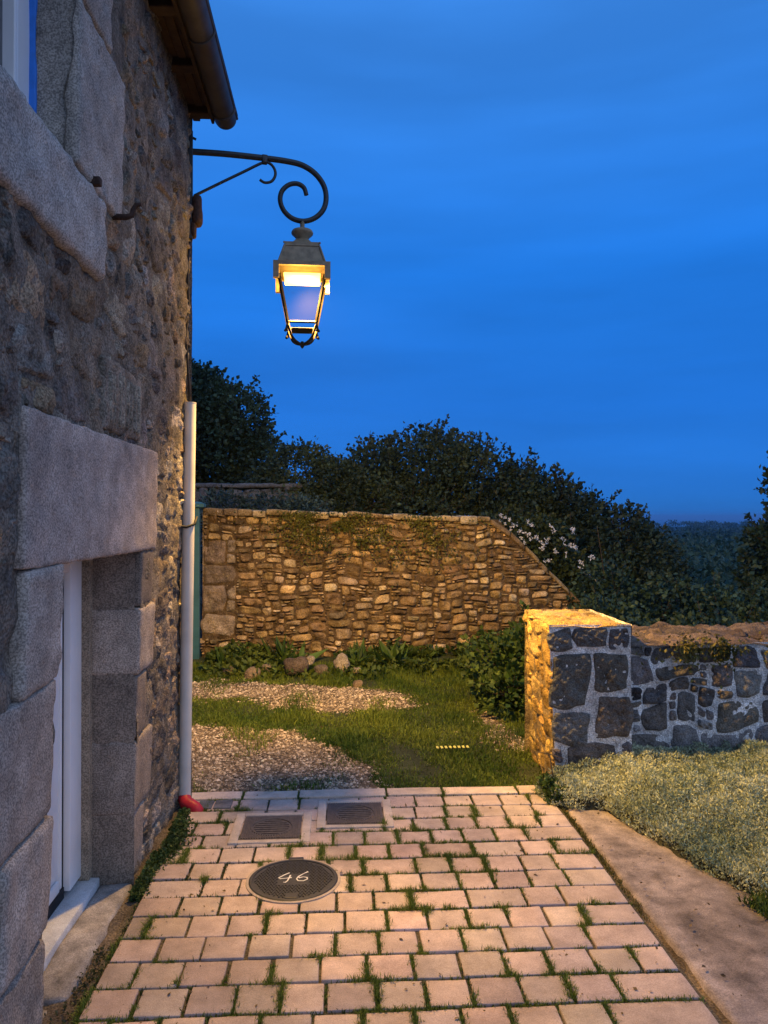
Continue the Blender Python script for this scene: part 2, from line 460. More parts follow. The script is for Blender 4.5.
def bush(name, label, cat, base, blobs, n, size, cols, seed, trunk=.05, hole=0., group=None, mat=None, aspect=.36, twigs=10, shell=.55):
    t = thing(name, label, cat, base, 0, group)
    bl = np.array(blobs, float); off = np.array([base[0], base[1], base[2]])
    bl[:, :3] -= off
    P, d, r = crown_points(bl, n, seed, hole, shell)
    D = d + .9*r.normal(size=P.shape) + np.array([0, 0, -.1])
    L = size*(.6 + .8*r.random(len(P)))
    mb = MB(); SP = []; SD = []
    rr = random.Random(seed)
    fork = Vector((0, 0, max(.25, .45*float(bl[:, 2].mean()))))
    mb.tube([(0, 0, -.3), (0, 0, 0), (fork.x*.5 + .02, 0, fork.z*.5), tuple(fork)], [trunk*1.3, trunk*1.1, trunk, trunk*.85], 8)
    for b_ in bl:
        c = Vector(b_[:3]); mid = fork.lerp(c, .5) + Vector((rr.uniform(-.1, .1), rr.uniform(-.1, .1), rr.uniform(0, .15)))
        mb.tube([tuple(fork), tuple(mid), tuple(c)], [trunk*.7, trunk*.5, trunk*.22], 6)
        for k in range(max(2, twigs // len(bl) + 1)):
            e_ = c + Vector([rr.gauss(0, .42)*b_[3], rr.gauss(0, .42)*b_[4], abs(rr.gauss(0, .6))*b_[5]])
            mb.tube([tuple(c), tuple(c.lerp(e_, .55) + Vector((0, 0, .03))), tuple(e_)], [trunk*.2, trunk*.12, .003], 5)
    ncore = len(bl)
    for k in range(twigs*3):                                   # sprigs that break the outline
        b_ = bl[rr.randrange(ncore)]
        dr = Vector((rr.gauss(0, 1), rr.gauss(0, 1), abs(rr.gauss(.5, .8)))).normalized()
        s0 = Vector(b_[:3]) + Vector((dr.x*b_[3], dr.y*b_[4], dr.z*b_[5]))*.75
        ln = rr.uniform(.35, .75)*min(b_[3], .6)
        e_ = s0 + (dr + Vector((rr.gauss(0, .3), rr.gauss(0, .3), .25))).normalized()*ln
        mb.tube([tuple(b_[:3]), tuple(s0), tuple(s0.lerp(e_, .5)), tuple(e_)], [.012*size/.07, .008*size/.07, .005*size/.07, .002], 4)
        for q in range(int(16 + ln*34)):
            f_ = rr.uniform(.15, 1.02)
            SP.append(s0.lerp(e_, f_)); SD.append(dr*.6 + Vector((rr.gauss(0, .8), rr.gauss(0, .8), rr.gauss(0, .8))))
    SP = np.array([tuple(q) for q in SP]); SD = np.array([tuple(q) for q in SD])
    Ls = size*(.55 + .7*np.random.default_rng(seed).random(len(SP)))
    P = np.concatenate([P, SP]); D = np.concatenate([D, SD]); L = np.concatenate([L, Ls])
    leaf_mesh('crown', P, D, L, L*aspect, leaf_col(P, len(P), cols, seed), mat or M_leafd, t, seed=seed)
    mb.build('trunk', M_bark, t, smooth=True)
    return t

# ================================================================== SETTING: terrain, sea, yard
def smooth(a, b, x):
    t = np.clip((x - a)/(b - a), 0, 1); return t*t*(3 - 2*t)
def terrain_z(x, y):
    s = np.hypot(x - .3, y - 2.0)
    z = -.07 - 1.1*smooth(7.2, 16, s) - 9*(1 - np.exp(-np.maximum(s - 15, 0)/110))
    z = z + .8*nz(np.stack([x, y, 0*x], -1)/60., 1, 3, 2)*smooth(20, 80, s)
    z = z + 3.2*smooth(380, 640, s)
    z = z - 45*smooth(760, 1300, s)
    return z
g1 = np.concatenate([-np.geomspace(3500, 6, 46), np.linspace(-5.8, 5.8, 40), np.geomspace(6, 3500, 46)])
U, Vv = np.meshgrid(g1 + .3, g1 + 3.0, indexing='ij')
Z = terrain_z(U, Vv)
nn = U.shape[0]; idx = np.arange(nn*nn).reshape(nn, nn)
F = np.stack([idx[:-1, :-1], idx[1:, :-1], idx[1:, 1:], idx[:-1, 1:]], -1).reshape(-1, 4)
V = np.stack([U, Vv, Z], -1).reshape(-1, 3)
K = np.array((.030, .045, .026))*(1 + .3*nz(V, .6, 4, 3))[:, None]
tag(np_mesh('terrain', V, F, M_soil, None, K), kind='structure')

m, t, b = new_mat('sea_water'); b.inputs['Base Color'].default_value = (.006, .022, .05, 1); b.inputs['Roughness'].default_value = .35
mb = MB(); mb.add([(-9000, 700, -22), (9000, 700, -22), (9000, 9000, -22), (-9000, 9000, -22)], [(0, 1, 2, 3)])
tag(mb.build('sea', m), kind='structure')

# yard behind the paving: gravel patches showing in the grass
def in_poly(x, y, poly):
    x = np.asarray(x); y = np.asarray(y); c = np.zeros(x.shape, bool); n = len(poly)
    for i in range(n):
        (x0, y0), (x1, y1) = poly[i], poly[(i+1) % n]
        cond = ((y0 > y) != (y1 > y)) & (x < (x1 - x0)*(y - y0)/((y1 - y0) + 1e-12) + x0)
        c ^= cond
    return c
GR1 = [(-3.2, 6.1), (-1.2, 6.0), (-.61, 5.93), (-.07, 5.56), (.27, 4.95), (.31, 4.52), (-3.2, 4.52)]
GR2 = [(-3.2, 7.7), (-1.31, 7.62), (-.78, 7.66), (-.1, 7.40), (.59, 7.05), (.66, 6.72), (.25, 6.45), (-.25, 6.56), (-.9, 6.94), (-3.2, 7.1)]
GR3 = [(1.12, 6.5), (1.30, 6.3), (1.45, 5.5), (1.30, 5.3), (1.18, 5.73)]
def gravel_at(x, y):
    q = np.stack([x, y, 0*x], -1)
    dx, dy = .16*nz(q, 3.0, 21, 4), .16*nz(q, 3.0, 22, 4)
    return in_poly(x + dx, y + dy, GR1) | in_poly(x + dx, y + dy, GR2) | in_poly(x + dx, y + dy, GR3)
def yard_z(x, y):
    return -.03 + .018*nz(np.stack([x, y, 0*x], -1), 1.1, 23, 2) + .10*smooth(7.6, 8.5, y)
ux = np.arange(-4.6, 3.3, .045); uy = np.arange(4.535, 8.62, .045)
U, Vv = np.meshgrid(ux, uy, indexing='ij')
gm = gravel_at(U, Vv)
Z = yard_z(U, Vv)
V = np.stack([U, Vv, Z], -1).reshape(-1, 3)
a, b_ = U.shape; idx = np.arange(a*b_).reshape(a, b_)
F = np.stack([idx[:-1, :-1], idx[1:, :-1], idx[1:, 1:], idx[:-1, 1:]], -1).reshape(-1, 4)
K = np.where(gm.reshape(-1, 1), np.array((.17, .13, .085)), np.array((.05, .06, .025)))
K = K*(1 + .25*nz(V, 3, 24, 3))[:, None]
tag(np_mesh('yard_ground', V, F, M_soil, None, K), kind='structure')

# loose pebbles
n = 26000
px_ = rng.uniform(-2.2, 1.5, n*3); py_ = rng.uniform(4.56, 7.8, n*3)
ok = gravel_at(px_ + .06*rng.normal(size=len(px_)), py_ + .06*rng.normal(size=len(px_))); px_, py_ = px_[ok][:n], py_[ok][:n]; n = len(px_)
oc = np.array([(1,0,0),(-1,0,0),(0,1,0),(0,-1,0),(0,0,1),(0,0,-1)], float)
of = np.array([(0,2,4),(2,1,4),(1,3,4),(3,0,4),(2,0,5),(1,2,5),(3,1,5),(0,3,5)])
sz = (.0045 + .011*rng.random(n)**2.5)[:, None, None]
J = oc[None]*(1 + .35*rng.normal(size=(n, 6, 1)).clip(-1.5, 1.5))*sz*np.array([1, 1, .65])
an = rng.uniform(0, 6.28, n); ca, sa = np.cos(an), np.sin(an)
J = np.stack([J[..., 0]*ca[:, None] - J[..., 1]*sa[:, None], J[..., 0]*sa[:, None] + J[..., 1]*ca[:, None], J[..., 2]], -1)
Pc = np.stack([px_, py_, yard_z(px_, py_) + .004], -1)
V = (J + Pc[:, None]).reshape(-1, 3)
F = (of[None] + 6*np.arange(n)[:, None, None]).reshape(-1, 3)
K = np.array([(.42,.34,.25),(.24,.19,.135),(.58,.49,.38),(.13,.105,.08),(.30,.24,.17)])[rng.integers(0, 5, n)]*(1 + .2*rng.normal(size=(n, 1)))
tag(np_mesh('gravel', V, F, M_peb, None, np.repeat(np.clip(K, .03, .7), 6, 0), smooth=False),
    'loose beige gravel lying in patches between the grass of the yard', 'gravel', kind='stuff')

def blades(name, X, Y, Zb, h, w, cols, seed, lean=.5, mat=None):
    r = np.random.default_rng(seed); n = len(X)
    an = r.uniform(0, 6.28, n); ln = lean*np.abs(r.normal(size=n))
    d = np.stack([np.cos(an)*ln, np.sin(an)*ln, np.ones(n)], -1); d = unit(d)
    s = np.stack([-np.sin(an + r.normal(size=n)), np.cos(an + r.normal(size=n)), 0*an], -1)
    s = unit(s)
    P = np.stack([X, Y, Zb], -1); h = np.broadcast_to(h, n)[:, None]; w = np.broadcast_to(w, n)[:, None]
    mid = P + d*h*.55; tip = mid + unit(d + np.stack([np.cos(an)*ln*1.5, np.sin(an)*ln*1.5, -.3*ln], -1))*h*.5
    V = np.stack([P - s*w, P + s*w, mid + s*w*.8, tip, mid - s*w*.8], 1).reshape(-1, 3)
    base = 5*np.arange(n)[:, None]
    F = np.concatenate([base + np.array([0, 1, 2, 4]), ], 1)
    F2 = np.concatenate([base + np.array([4, 2, 3])], 1)
    K = leaf_col(P, n, cols, seed, 2.0, .25)
    fl = [tuple(q) for q in F.tolist()] + [tuple(q) for q in F2.tolist()]
    return np_mesh(name, V, fl, mat or M_leaf, None, np.repeat(K, 5, 0), smooth=False)

n = 120000
X = rng.uniform(-1.7, 2.2, n); Y = 4.55 + rng.random(n)**1.15*3.6
g_ = gravel_at(X, Y)
cl = nz(np.stack([X, Y, 0*X], -1), 2.4, 31, 3)
keep = (~g_ & (cl > -.62 + .25*rng.normal(size=n))) | (g_ & (rng.random(n) < .30) & (cl > .12 + .2*rng.normal(size=n)))
X, Y, cl = X[keep], Y[keep], cl[keep]
hh = (.020 + .022*rng.random(len(X)) + .045*np.clip(cl, 0, 1))*(1 + .5*smooth(7.0, 8.0, Y))
tag(blades('lawn_grass', X, Y, yard_z(X, Y) - .004, hh, .0022 + .0016*rng.random(len(X)), ((.050, .100, .010), (.19, .24, .03)), 5, .8),
    'short rough green grass growing over the yard behind the paving', 'grass', kind='stuff')

# ================================================================== PAVING
mbp = MB()
PITCH = .158; XL, XR = -.835, 1.205
COVERS = [(-.35, 3.995, .30), (.08, 4.157, .30)]
joints = []
rr = random.Random(3)
row = 0; y = 4.40
kx = XL
pal = [(.50, .40, .35), (.48, .385, .345), (.53, .425, .36), (.445, .36, .325), (.51, .405, .35)]
def paver(x0, x1, y0, y1, z=0., c=None):
    g = .0060
    j = [rr.uniform(-.003, .003) for _ in range(4)]
    cb = rr.uniform(.86, 1.08); c = c or [v*cb*rr.uniform(.97, 1.03) for v in rr.choice(pal)]
    tl = rr.gauss(0, .0016); tx = rr.gauss(0, .006); ty = rr.gauss(0, .008)
    cx, cy = (x0 + x1)/2, (y0 + y1)/2
    def lean(V):
        V = V.copy(); V[:, 2] += tl + (V[:, 0] - cx)*tx + (V[:, 1] - cy)*ty; return V
    mbp.rbox((x0 + g + j[0], y0 + g + j[1], -.05), (x1 - g + j[2], y1 - g + j[3], z), .004, .0013, .035, rr.randint(0, 9999), c, 14, lean, .10)
while y > -1.6:
    x = XL + rr.uniform(-.02, .02); x = XL
    off = (row % 2)*.075 + rr.uniform(-.02, .02)
    first = True
    while x < XR - .01:
        w = rr.choice([.15, .155, .16, .16, .165, .165, .17])
        if first: w = .10 + off; first = False
        if rr.random() < .04: w = .24
        if XR - (x + w) < .12: w = XR - x
        paver(x, x + w, y - PITCH, y)
        joints.append(('x', x, y - PITCH, y)); x += w
    joints.append(('y', y, XL, XR))
    y -= PITCH; row += 1
x = XL - .04                                                     # long edging stones along the gravel
while x < 1.24:
    w = rr.uniform(.30, .52)
    if 1.24 - (x + w) < .2: w = 1.24 - x
    paver(x, x + w, 4.405, 4.53, .006, [.56, .46, .38]); joints.append(('x', x, 4.41, 4.52)); x += w
for v_, k_ in zip(mbp.V, mbp.K):                                   # trodden-in dirt, stronger beside the house
    q_ = np.array(v_); q_[:, 2] = 0
    k_ *= (1 - .26*np.clip(nz(q_, 1.3, 601, 4) + .25, 0, 1) - .10*np.clip(nz(q_, 9, 602, 3), 0, 1) - .12*smooth(-.3, -.85, q_[:, 0]))[:, None]
tag(mbp.build('paving', M_paver, smooth=True, sharp=50), kind='structure')
mb = MB(); mb.box((-.86, -1.8, -.2), (1.215, 4.53, -.009), (.10, .085, .06))
tag(mb.build('paving_bed', M_soil), kind='structure')

# square inspection covers and the round cover
def square_cover(cx, cy, label):
    t = thing('inspection_cover', label, 'manhole cover', (cx, cy, 0), rr.uniform(-.01, .01), 'square inspection covers')
    mb = MB(); w = .155; f_ = .035
    for lo, hi in (((-w-f_*1.3, -w-f_, -.04), (-w, w+f_, .007)), ((w, -w-f_, -.04), (w+f_*1.3, w+f_, .007)), ((-w, -w-f_, -.04), (w, -w, .007)), ((-w, w, -.04), (w, w+f_, .007))):
        mb.rbox(lo, hi, .004, .001, .06, 3, (.50, .43, .37))
    mb.build('concrete_surround', M_paver, t, smooth=True, sharp=50)
    mb = MB(); q = .150
    mb.rbox((-q, -q, -.03), (q, q, .004), .003, 0, .3, 1)
    for i in range(23):                                           # raised rib pattern with a round field
        xx = -q + .012 + i*(2*q - .024)/22
        for a_, b2 in ((-q + .01, -math.sqrt(max(0, .105**2 - xx*xx))), (math.sqrt(max(0, .105**2 - xx*xx)), q - .01)):
            if b2 - a_ > .01: mb.box((xx - .0035, a_, .003), (xx + .0035, b2, .0085))
    mb.tube([(.105*math.cos(2*PI*k/32), .105*math.sin(2*PI*k/32), .005) for k in range(33)], .005, 6)
    for i in range(-3, 4):
        l_ = math.sqrt(max(0, .09**2 - (i*.026)**2)); mb.box((-l_, i*.026 - .005, .003), (l_, i*.026 + .005, .0075))
    mb.build('lid', M_cast, t)
    return t
square_cover(-.35, 3.995, 'square ribbed iron inspection cover nearer the round manhole and the house')
square_cover(.08, 4.157, 'square ribbed iron inspection cover farther back, near the gravel edge')

t = thing('manhole_cover', 'round dark patterned manhole cover with a white painted number', 'manhole cover', (-.204, 3.415, 0))
mb = MB()
for k in range(36):
    a0, a1 = 2*PI*k/36, 2*PI*(k+1)/36
    V = []
    for a in (a0, a1):
        for r_, z_ in ((.196, .005), (.208, .004), (.211, -.03), (.196, -.03)):
            V.append((r_*math.cos(a), r_*math.sin(a), z_))
    mb.add(V, [(0, 1, 5, 4), (1, 2, 6, 5), (3, 0, 4, 7)], (.36, .31, .27))
mb.build('ring', M_paver, t)
mb = MB(); mb.lathe([(.195, -.03), (.195, .005), (.190, .008), (.180, .008), (.178, .004), (0.001, .004)], (0, 0, 0), 48)
for i in range(-12, 13):                                          # diamond tread
    for j in range(-12, 13):
        x_, y_ = i*.0145 + (j % 2)*.00725, j*.0145
        if math.hypot(x_, y_) < .168 and not (abs(y_) < .05 and abs(x_ - .0) < .07):
            s_ = 1 if (i + j) % 2 else -1
            c_ = .0048; e_ = .0022
            mb.add([(x_ - c_, y_ - s_*c_ - e_, .0035), (x_ + c_, y_ + s_*c_ - e_, .0035), (x_ + c_, y_ + s_*c_ + e_, .0035), (x_ - c_, y_ - s_*c_ + e_, .0035),
                    (x_ - c_*.8, y_ - s_*c_*.8 - e_*.4, .008), (x_ + c_*.8, y_ + s_*c_*.8 - e_*.4, .008), (x_ + c_*.8, y_ + s_*c_*.8 + e_*.4, .008), (x_ - c_*.8, y_ - s_*c_*.8 + e_*.4, .008)],
                   [(4, 5, 6, 7), (0, 1, 5, 4), (1, 2, 6, 5), (2, 3, 7, 6), (3, 0, 4, 7)])
mb.build('lid', M_castd, t)
mb = MB(); mb.rbox((-.035, .178, -.02), (.035, .212, .010), .004, 0, .1); mb.build('hinge', M_castd, t)
mb = MB(); mb.rbox((-.028, -.17, 0), (.028, -.125, .0075), .003, 0, .1); mb.build('keyhole_lug', M_castd, t)
mb = MB()
def stroke(pts, ox, oy, s_, rad=.0055):
    mb.tube([(ox + a*s_, oy + b_*s_, .0082) for a, b_ in pts], [rad*(.60 + .45*math.sin(3*i + ox*90)) for i in range(len(pts))], 6)
stroke([(.55, 1.0), (.30, .78), (.02, .45), (.10, .36), (.40, .40), (.70, .46)], -.068, -.03, .085)
stroke([(.62, .72), (.56, .40), (.50, .10), (.40, -.05), (.30, -.02)], -.068, -.03, .085)
stroke([(.62, 1.02), (.42, .84), (.16, .52), (.06, .25), (.16, .05), (.42, .02), (.62, .18), (.60, .38), (.40, .46), (.18, .36)], .008, -.026, .085)
for i, v in enumerate(mb.V): v[:, 2] = .0082 + (v[:, 2] - .0082)*.25
mb.build('painted_number', M_white, t)

t = thing('slate_cover', 'small dark slate slab set beside the foot of the cable pipe', 'slab', (-.70, 4.33, 0))
mb = MB(); mb.rbox((-.085, -.058, -.03), (-.004, .058, .006), .004, .001, .05, 5, (.10, .11, .125)); mb.rbox((.004, -.06, -.03), (.10, .06, .007), .004, .001, .05, 6, (.12, .125, .14))
mb.build('slab', M_conc, t, smooth=True, sharp=50)

# grass and moss in the joints: only where it has taken hold
JX, JY = [], []
for j in joints:
    if j[0] == 'x':
        _, x, y0, y1 = j; m_ = 75
        yy = rng.uniform(y0, y1, m_); xx = np.full(m_, x) + rng.normal(size=m_)*.005
    else:
        _, y, x0, x1 = j; m_ = 620
        xx = rng.uniform(x0, x1, m_); yy = np.full(m_, y) + rng.normal(size=m_)*.004
    q = np.stack([xx, yy, 0*xx], -1)
    g = nz(q, 1.3, 41, 2)*.55 + nz(q, 6.5, 42, 3)*.9 + .16*np.exp(-((xx - .55)/.5)**2) + .10*smooth(2.9, 4.0, yy)
    th = .10 if j[0] == 'x' else .24
    ok = (g > th + .1*rng.normal(size=len(xx)))
    for (cx, cy, r_) in ((-.204, 3.415, .21), (-.35, 3.995, .19), (.08, 4.157, .19)):
        ok &= np.hypot(xx - cx, yy - cy) > r_
    JX.append(xx[ok]); JY.append(yy[ok])
JX, JY = np.concatenate(JX), np.concatenate(JY)
rep = 5
JX = np.repeat(JX, rep) + rng.normal(size=len(JX)*rep)*.006; JY = np.repeat(JY, rep) + rng.normal(size=len(JY)*rep)*.006
gj = np.clip(nz(np.stack([JX, JY, 0*JX], -1), 5, 43, 2), 0, 1)
ML, MY = [], []
for j in joints:
    if j[0] == 'x': m_ = 40; yy = rng.uniform(j[2], j[3], m_); xx = j[1] + rng.normal(size=m_)*.004
    else: m_ = 420; xx = rng.uniform(j[2], j[3], m_); yy = j[1] + rng.normal(size=m_)*.004
    g = nz(np.stack([xx, yy, 0*xx], -1), 2.1, 44, 3); ok = g > -.12 + .15*rng.normal(size=m_)
    for (cx, cy, r_) in ((-.204, 3.415, .21), (-.35, 3.995, .19), (.08, 4.157, .19)): ok &= np.hypot(xx - cx, yy - cy) > r_
    ML.append(xx[ok]); MY.append(yy[ok])
ML, MY = np.concatenate(ML), np.concatenate(MY)
tag(blades('joint_moss', ML, MY, np.full(len(ML), -.009), .012 + .010*rng.random(len(ML)), .0022, ((.030, .055, .012), (.085, .115, .025)), 7, 1.0),
    'low dark moss filling many joints of the paving', 'moss', kind='stuff')
tag(blades('joint_grass', JX, JY, np.full(len(JX), -.009), .012 + .014*rng.random(len(JX)) + .017*gj, .0009 + .0008*rng.random(len(JX)), ((.07, .12, .016), (.19, .25, .04)), 6, .85),
    'tufts of green grass and moss sprouting from the joints of the paving', 'grass', kind='stuff')

# ground beside the paving: dirt strip at the house, concrete strip and bed on the right
ux = np.concatenate([np.linspace(-1.2, -.84, 16)]); uy = np.linspace(-1.6, 4.52, 150)
U, Vv = np.meshgrid(ux, uy, indexing='ij'); q = np.stack([U, Vv, 0*U], -1)
V = np.stack([U, Vv, -.016 + .010*nz(q, 7, 51, 3)], -1).reshape(-1, 3); a, b_ = U.shape; idx = np.arange(a*b_).reshape(a, b_)
F = np.stack([idx[:-1, :-1], idx[1:, :-1], idx[1:, 1:], idx[:-1, 1:]], -1).reshape(-1, 4)
tag(np_mesh('dirt_strip', V, F, M_soil, None, np.array((.115, .095, .072))*(1 + .35*nz(V, 6, 52, 3))[:, None]), kind='structure')

ux = np.concatenate([np.linspace(1.236, 1.30, 6), np.linspace(1.33, 3.6, 76)]); uy = np.linspace(-1.6, 4.42, 170)
U, Vv = np.meshgrid(ux, uy, indexing='ij'); q = np.stack([U, Vv, 0*U], -1)
ed = np.clip((U - 1.236)/.022, 0, 1)
Zc = -.004 + .010*(U - 1.25) + .006*nz(q, 1.6, 53, 3) + .004*nz(q, 9, 54, 2) - .035*(1 - ed)**2
V = np.stack([U + (1 - ed)*.007*nz(q, 4, 55, 4), Vv, Zc], -1).reshape(-1, 3); a, b_ = U.shape; idx = np.arange(a*b_).reshape(a, b_)
F = np.stack([idx[:-1, :-1], idx[1:, :-1], idx[1:, 1:], idx[:-1, 1:]], -1).reshape(-1, 4)
st = nz(V, 1.3, 56, 3) + .6*nz(V*np.array([3, 1, 1]), 2.2, 57, 3)
K = np.array((.185, .155, .142))*(1 + .55*np.clip(st, -1, 1))[:, None]
tag(np_mesh('concrete_path', V, F, M_conc, None, K), kind='structure')
ux = np.linspace(1.19, 1.30, 7); uy = np.linspace(-1.6, 4.52, 160)
U, Vv = np.meshgrid(ux, uy, indexing='ij'); q = np.stack([U, Vv, 0*U], -1)
V = np.stack([U, Vv, -.017 + .008*nz(q, 12, 58, 3)], -1).reshape(-1, 3); a, b_ = U.shape; idx = np.arange(a*b_).reshape(a, b_)
F = np.stack([idx[:-1, :-1], idx[1:, :-1], idx[1:, 1:], idx[:-1, 1:]], -1).reshape(-1, 4)
tag(np_mesh('path_edge', V, F, M_soil, None, np.array((.17, .12, .06))*(1 + .4*nz(V, 9, 59, 3))[:, None]), kind='structure')
n = 3500
Y = rng.uniform(1.5, 4.5, n); X = 1.224 + rng.normal(size=n)*.010
k_ = nz(np.stack([X*0, Y, 0*Y], -1), 2.2, 60, 3) > .05 + .2*rng.normal(size=n)
tag(blades('edge_moss', X[k_], Y[k_], np.full(k_.sum(), -.014), .012 + .012*rng.random(k_.sum()), .0018, ((.07, .08, .015), (.16, .13, .03)), 61, .9),
    'low moss and dry grass along the edge between paving and concrete path', 'moss', kind='stuff')

# ================================================================== HOUSE
def XW(y, z):
    y = np.asarray(y, float); z = np.asarray(z, float)
    L = .055 - .042*smooth(3.5, 4.4, y)
    low = -.882 - L*np.clip(1 - z/1.45, 0, 1.5)
    return np.where(z < 1.45, low, -.882 + .014*(z - 1.45))
def PH(u, v, d): return np.stack([XW(u, v) + .012*nz(np.stack([u, v, 0*u], -1), 1.5, 71, 2) + d, u, v], -1)
house = thing('stone_house', 'old granite house with a white door and rough stone wall on the left', 'house', (-.9, 2.95, 0))
HO = np.array(house.location)
def hb(mb, name, mat, **kw):
    for v in mb.V: v -= HO
    return mb.build(name, mat, house, **kw)

DOOR = (2.46, 3.44, 0, 1.45)
def hblock(u, v):
    if 2.15 < u < 3.68 and 1.45 < v < 1.90: return True       # lintel
    if 2.46 - .48 < u < 3.72 and v < 1.45: return True        # door and its jamb blocks
    if .9 < u < 2.5 and v > 2.72: return True                 # window
    if 2.5 <= u < 3.02 and v > 2.72 and v < 3.72: return True # window jamb
    if .7 < u < 2.82 and 2.43 < v < 2.73: return True         # sill
    return False
def hkeep(u, v):
    if DOOR[0] < u < DOOR[1] and v < 1.46: return False
    if .9 < u < 2.5 and 2.74 < v < 3.8: return False
    return True
mort = (.185, .160, .125)
s_ = sheet(np.arange(-1.5, 4.42, .03), np.arange(-.12, 3.96, .03), PH, hkeep, mort, .011, 72, .001)
pal_h = [(.20, .165, .125), (.27, .215, .155), (.16, .142, .12), (.32, .27, .20), (.235, .17, .105), (.135, .115, .095), (.28, .25, .21)]
rects = pack(.9, 4.42, -.1, 3.94, .055, [(2, 1), (3, 2), (4, 2), (3, 1), (5, 3), (2, 2), (4, 3), (1, 1), (7, 4), (2, 1), (1, 2), (6, 3)], 73, hblock)
st1 = stones(rects, PH, pal_h, 74, joint=.013, dome=.0065, amp=.012, rough=.006, n=14, warp=.034, rnd=.36, back=.006, tilt=.004, cvar=.20)
V, F, K = join([s_, st1])
np_mesh('wall', V - HO, F, M_rubble, house, K)
# gable end and back, seen only from the side
PG = lambda u, v, d: np.stack([-u, 4.42 + d + .015*nz(np.stack([u, v, 0*u], -1), 1.5, 75, 2), v], -1)
def gt(u): return 3.94 + (u - .84)*.95
g_s = sheet(np.arange(.84, 6.0, .06), np.arange(-.12, 6.4, .06), PG, lambda u, v: v < (gt(u) if u < 3.4 else gt(6.8 - u)), mort, .01, 76, -.004)
rects = pack(.88, 3.6, -.1, 4.0, .075, [(2, 1), (3, 2), (4, 2), (3, 1), (2, 2), (4, 3)], 77)
g_st = stones(rects, PG, pal_h, 78, joint=.020, dome=.014, amp=.010, n=6, warp=.022, rnd=.55, back=.01)
V, F, K = join([g_s, g_st])
np_mesh('gable_wall', V - HO, F, M_rubble, house, K)

# dressed granite: lintel, jamb blocks, window sill and jamb
def leanH(V):
    V = V.copy(); V[:, 0] += XW(V[:, 1], V[:, 2]); return V
def gblock(name, y0, y1, z0, z1, depth=.3, proud=.012, c=(.30, .29, .285), r=.018, amp=.006, seed=0, skew=None):
    mb = MB()
    def L(V):
        V = V.copy()
        if skew: V[:, 2] += skew*(V[:, 1] - y0)
        return leanH(V)
    mb.rbox((-depth, y0, z0), (proud, y1, z1), r, amp*.55, .022, seed, c, 17, L, .14)
    return hb(mb, name, M_granite, smooth=True)
gblock('lintel', 2.15, 3.67, 1.452, 1.905, .33, .022, (.30, .28, .275), .011, .008, 81)
for k, (y0, z0, z1, c) in enumerate(((2.02, -.15, .30, .25), (2.10, .305, .66, .29), (1.98, .665, 1.08, .27), (2.18, 1.085, 1.448, .30))):
    gblock('jamb_stone', y0, 2.455 + (k % 2)*.012, z0, z1, .24, .018 + .006*(k % 2), (c*.9, c*.88, c*.86), .02, .009, 82 + k, .04 if k else 0)
for k, (y1, z0, z1, c) in enumerate(((3.66, -.15, .285, .215), (3.74, .29, .615, .18), (3.62, .62, .90, .17), (3.70, .905, 1.20, .27), (3.655, 1.205, 1.448, .13))):
    gblock('jamb_stone', 3.44 - (k % 2)*.008, y1, z0, z1, .24, .014 + .006*(k % 2), (c, c*.955, c*.92), .014, .006, 92 + k)
gblock('window_sill', .7, 2.82, 2.445, 2.728, .20, .030, (.29, .30, .31), .025, .012, 101)
for k, (z0, z1, c, y1) in enumerate(((2.732, 3.28, .27, 3.03), (3.285, 3.90, .21, 2.86))):
    gblock('window_jamb', 2.5, y1, z0, z1, .16, .026, (c, c*1.0, c*1.0), .02, .010, 103 + k)

# tooled stone with pick marks above the lintel
mb = MB()
mb.rbox((-.1, 2.86, 1.92), (.016, 3.40, 2.20), .02, .006, .02, 110, (.24, .20, .15), 8, leanH, .1)
for k in range(8):
    yy = 2.91 + k*.058 + random.Random(k).uniform(-.008, .008)
    mb.rbox((.0, yy, 1.95), (.024, yy + .030, 2.17 - .03*random.Random(k + 5).random()), .012, .004, .03, 111 + k, (.27, .23, .17), 8, leanH, .1)
hb(mb, 'tooled_stone', M_rubble, smooth=True)

# sloping inner sill of the window, window frame, pane
mb = MB(); mb.add([(-.885, .9, 2.722), (-.885, 2.5, 2.722), (-1.02, 2.5, 2.86), (-1.02, .9, 2.86)], [(0, 1, 2, 3)], (.27, .28, .29)); hb(mb, 'sill_slope', M_granite)
mb = MB()
for lo, hi in (((-1.04, 2.40, 2.80), (-.985, 2.499, 3.86)), ((-1.04, .90, 2.80), (-.985, 1.0, 3.86)), ((-1.04, 1.0, 2.80), (-.985, 2.40, 2.91)), ((-1.04, 1.0, 3.77), (-.985, 2.40, 3.86)), ((-1.035, 1.66, 2.91), (-.98, 1.76, 3.77))):
    mb.rbox(lo, hi, .006, 0, .4)
for z_ in (2.36,): mb.rbox((-1.04, z_, 2.90), (-.975, z_ + .018, 3.77), .004, 0, .4)
wf = hb(mb, 'window', M_pvc)
mb = MB(); mb.rbox((-.99, 2.490, 2.80), (-.965, 2.502, 3.9), .003, .004, .04, 7); o = hb(mb, 'blue_trim', M_blue); o.parent = wf
mb = MB(); mb.box((-1.02, 1.0, 2.91), (-1.012, 2.36, 3.77)); o = hb(mb, 'pane', M_glass); o.parent = wf
mb = MB(); mb.box((-1.5, .8, 2.7), (-1.1, 2.6, 3.95), (.05, .05, .06)); hb(mb, 'window_backing', M_black)

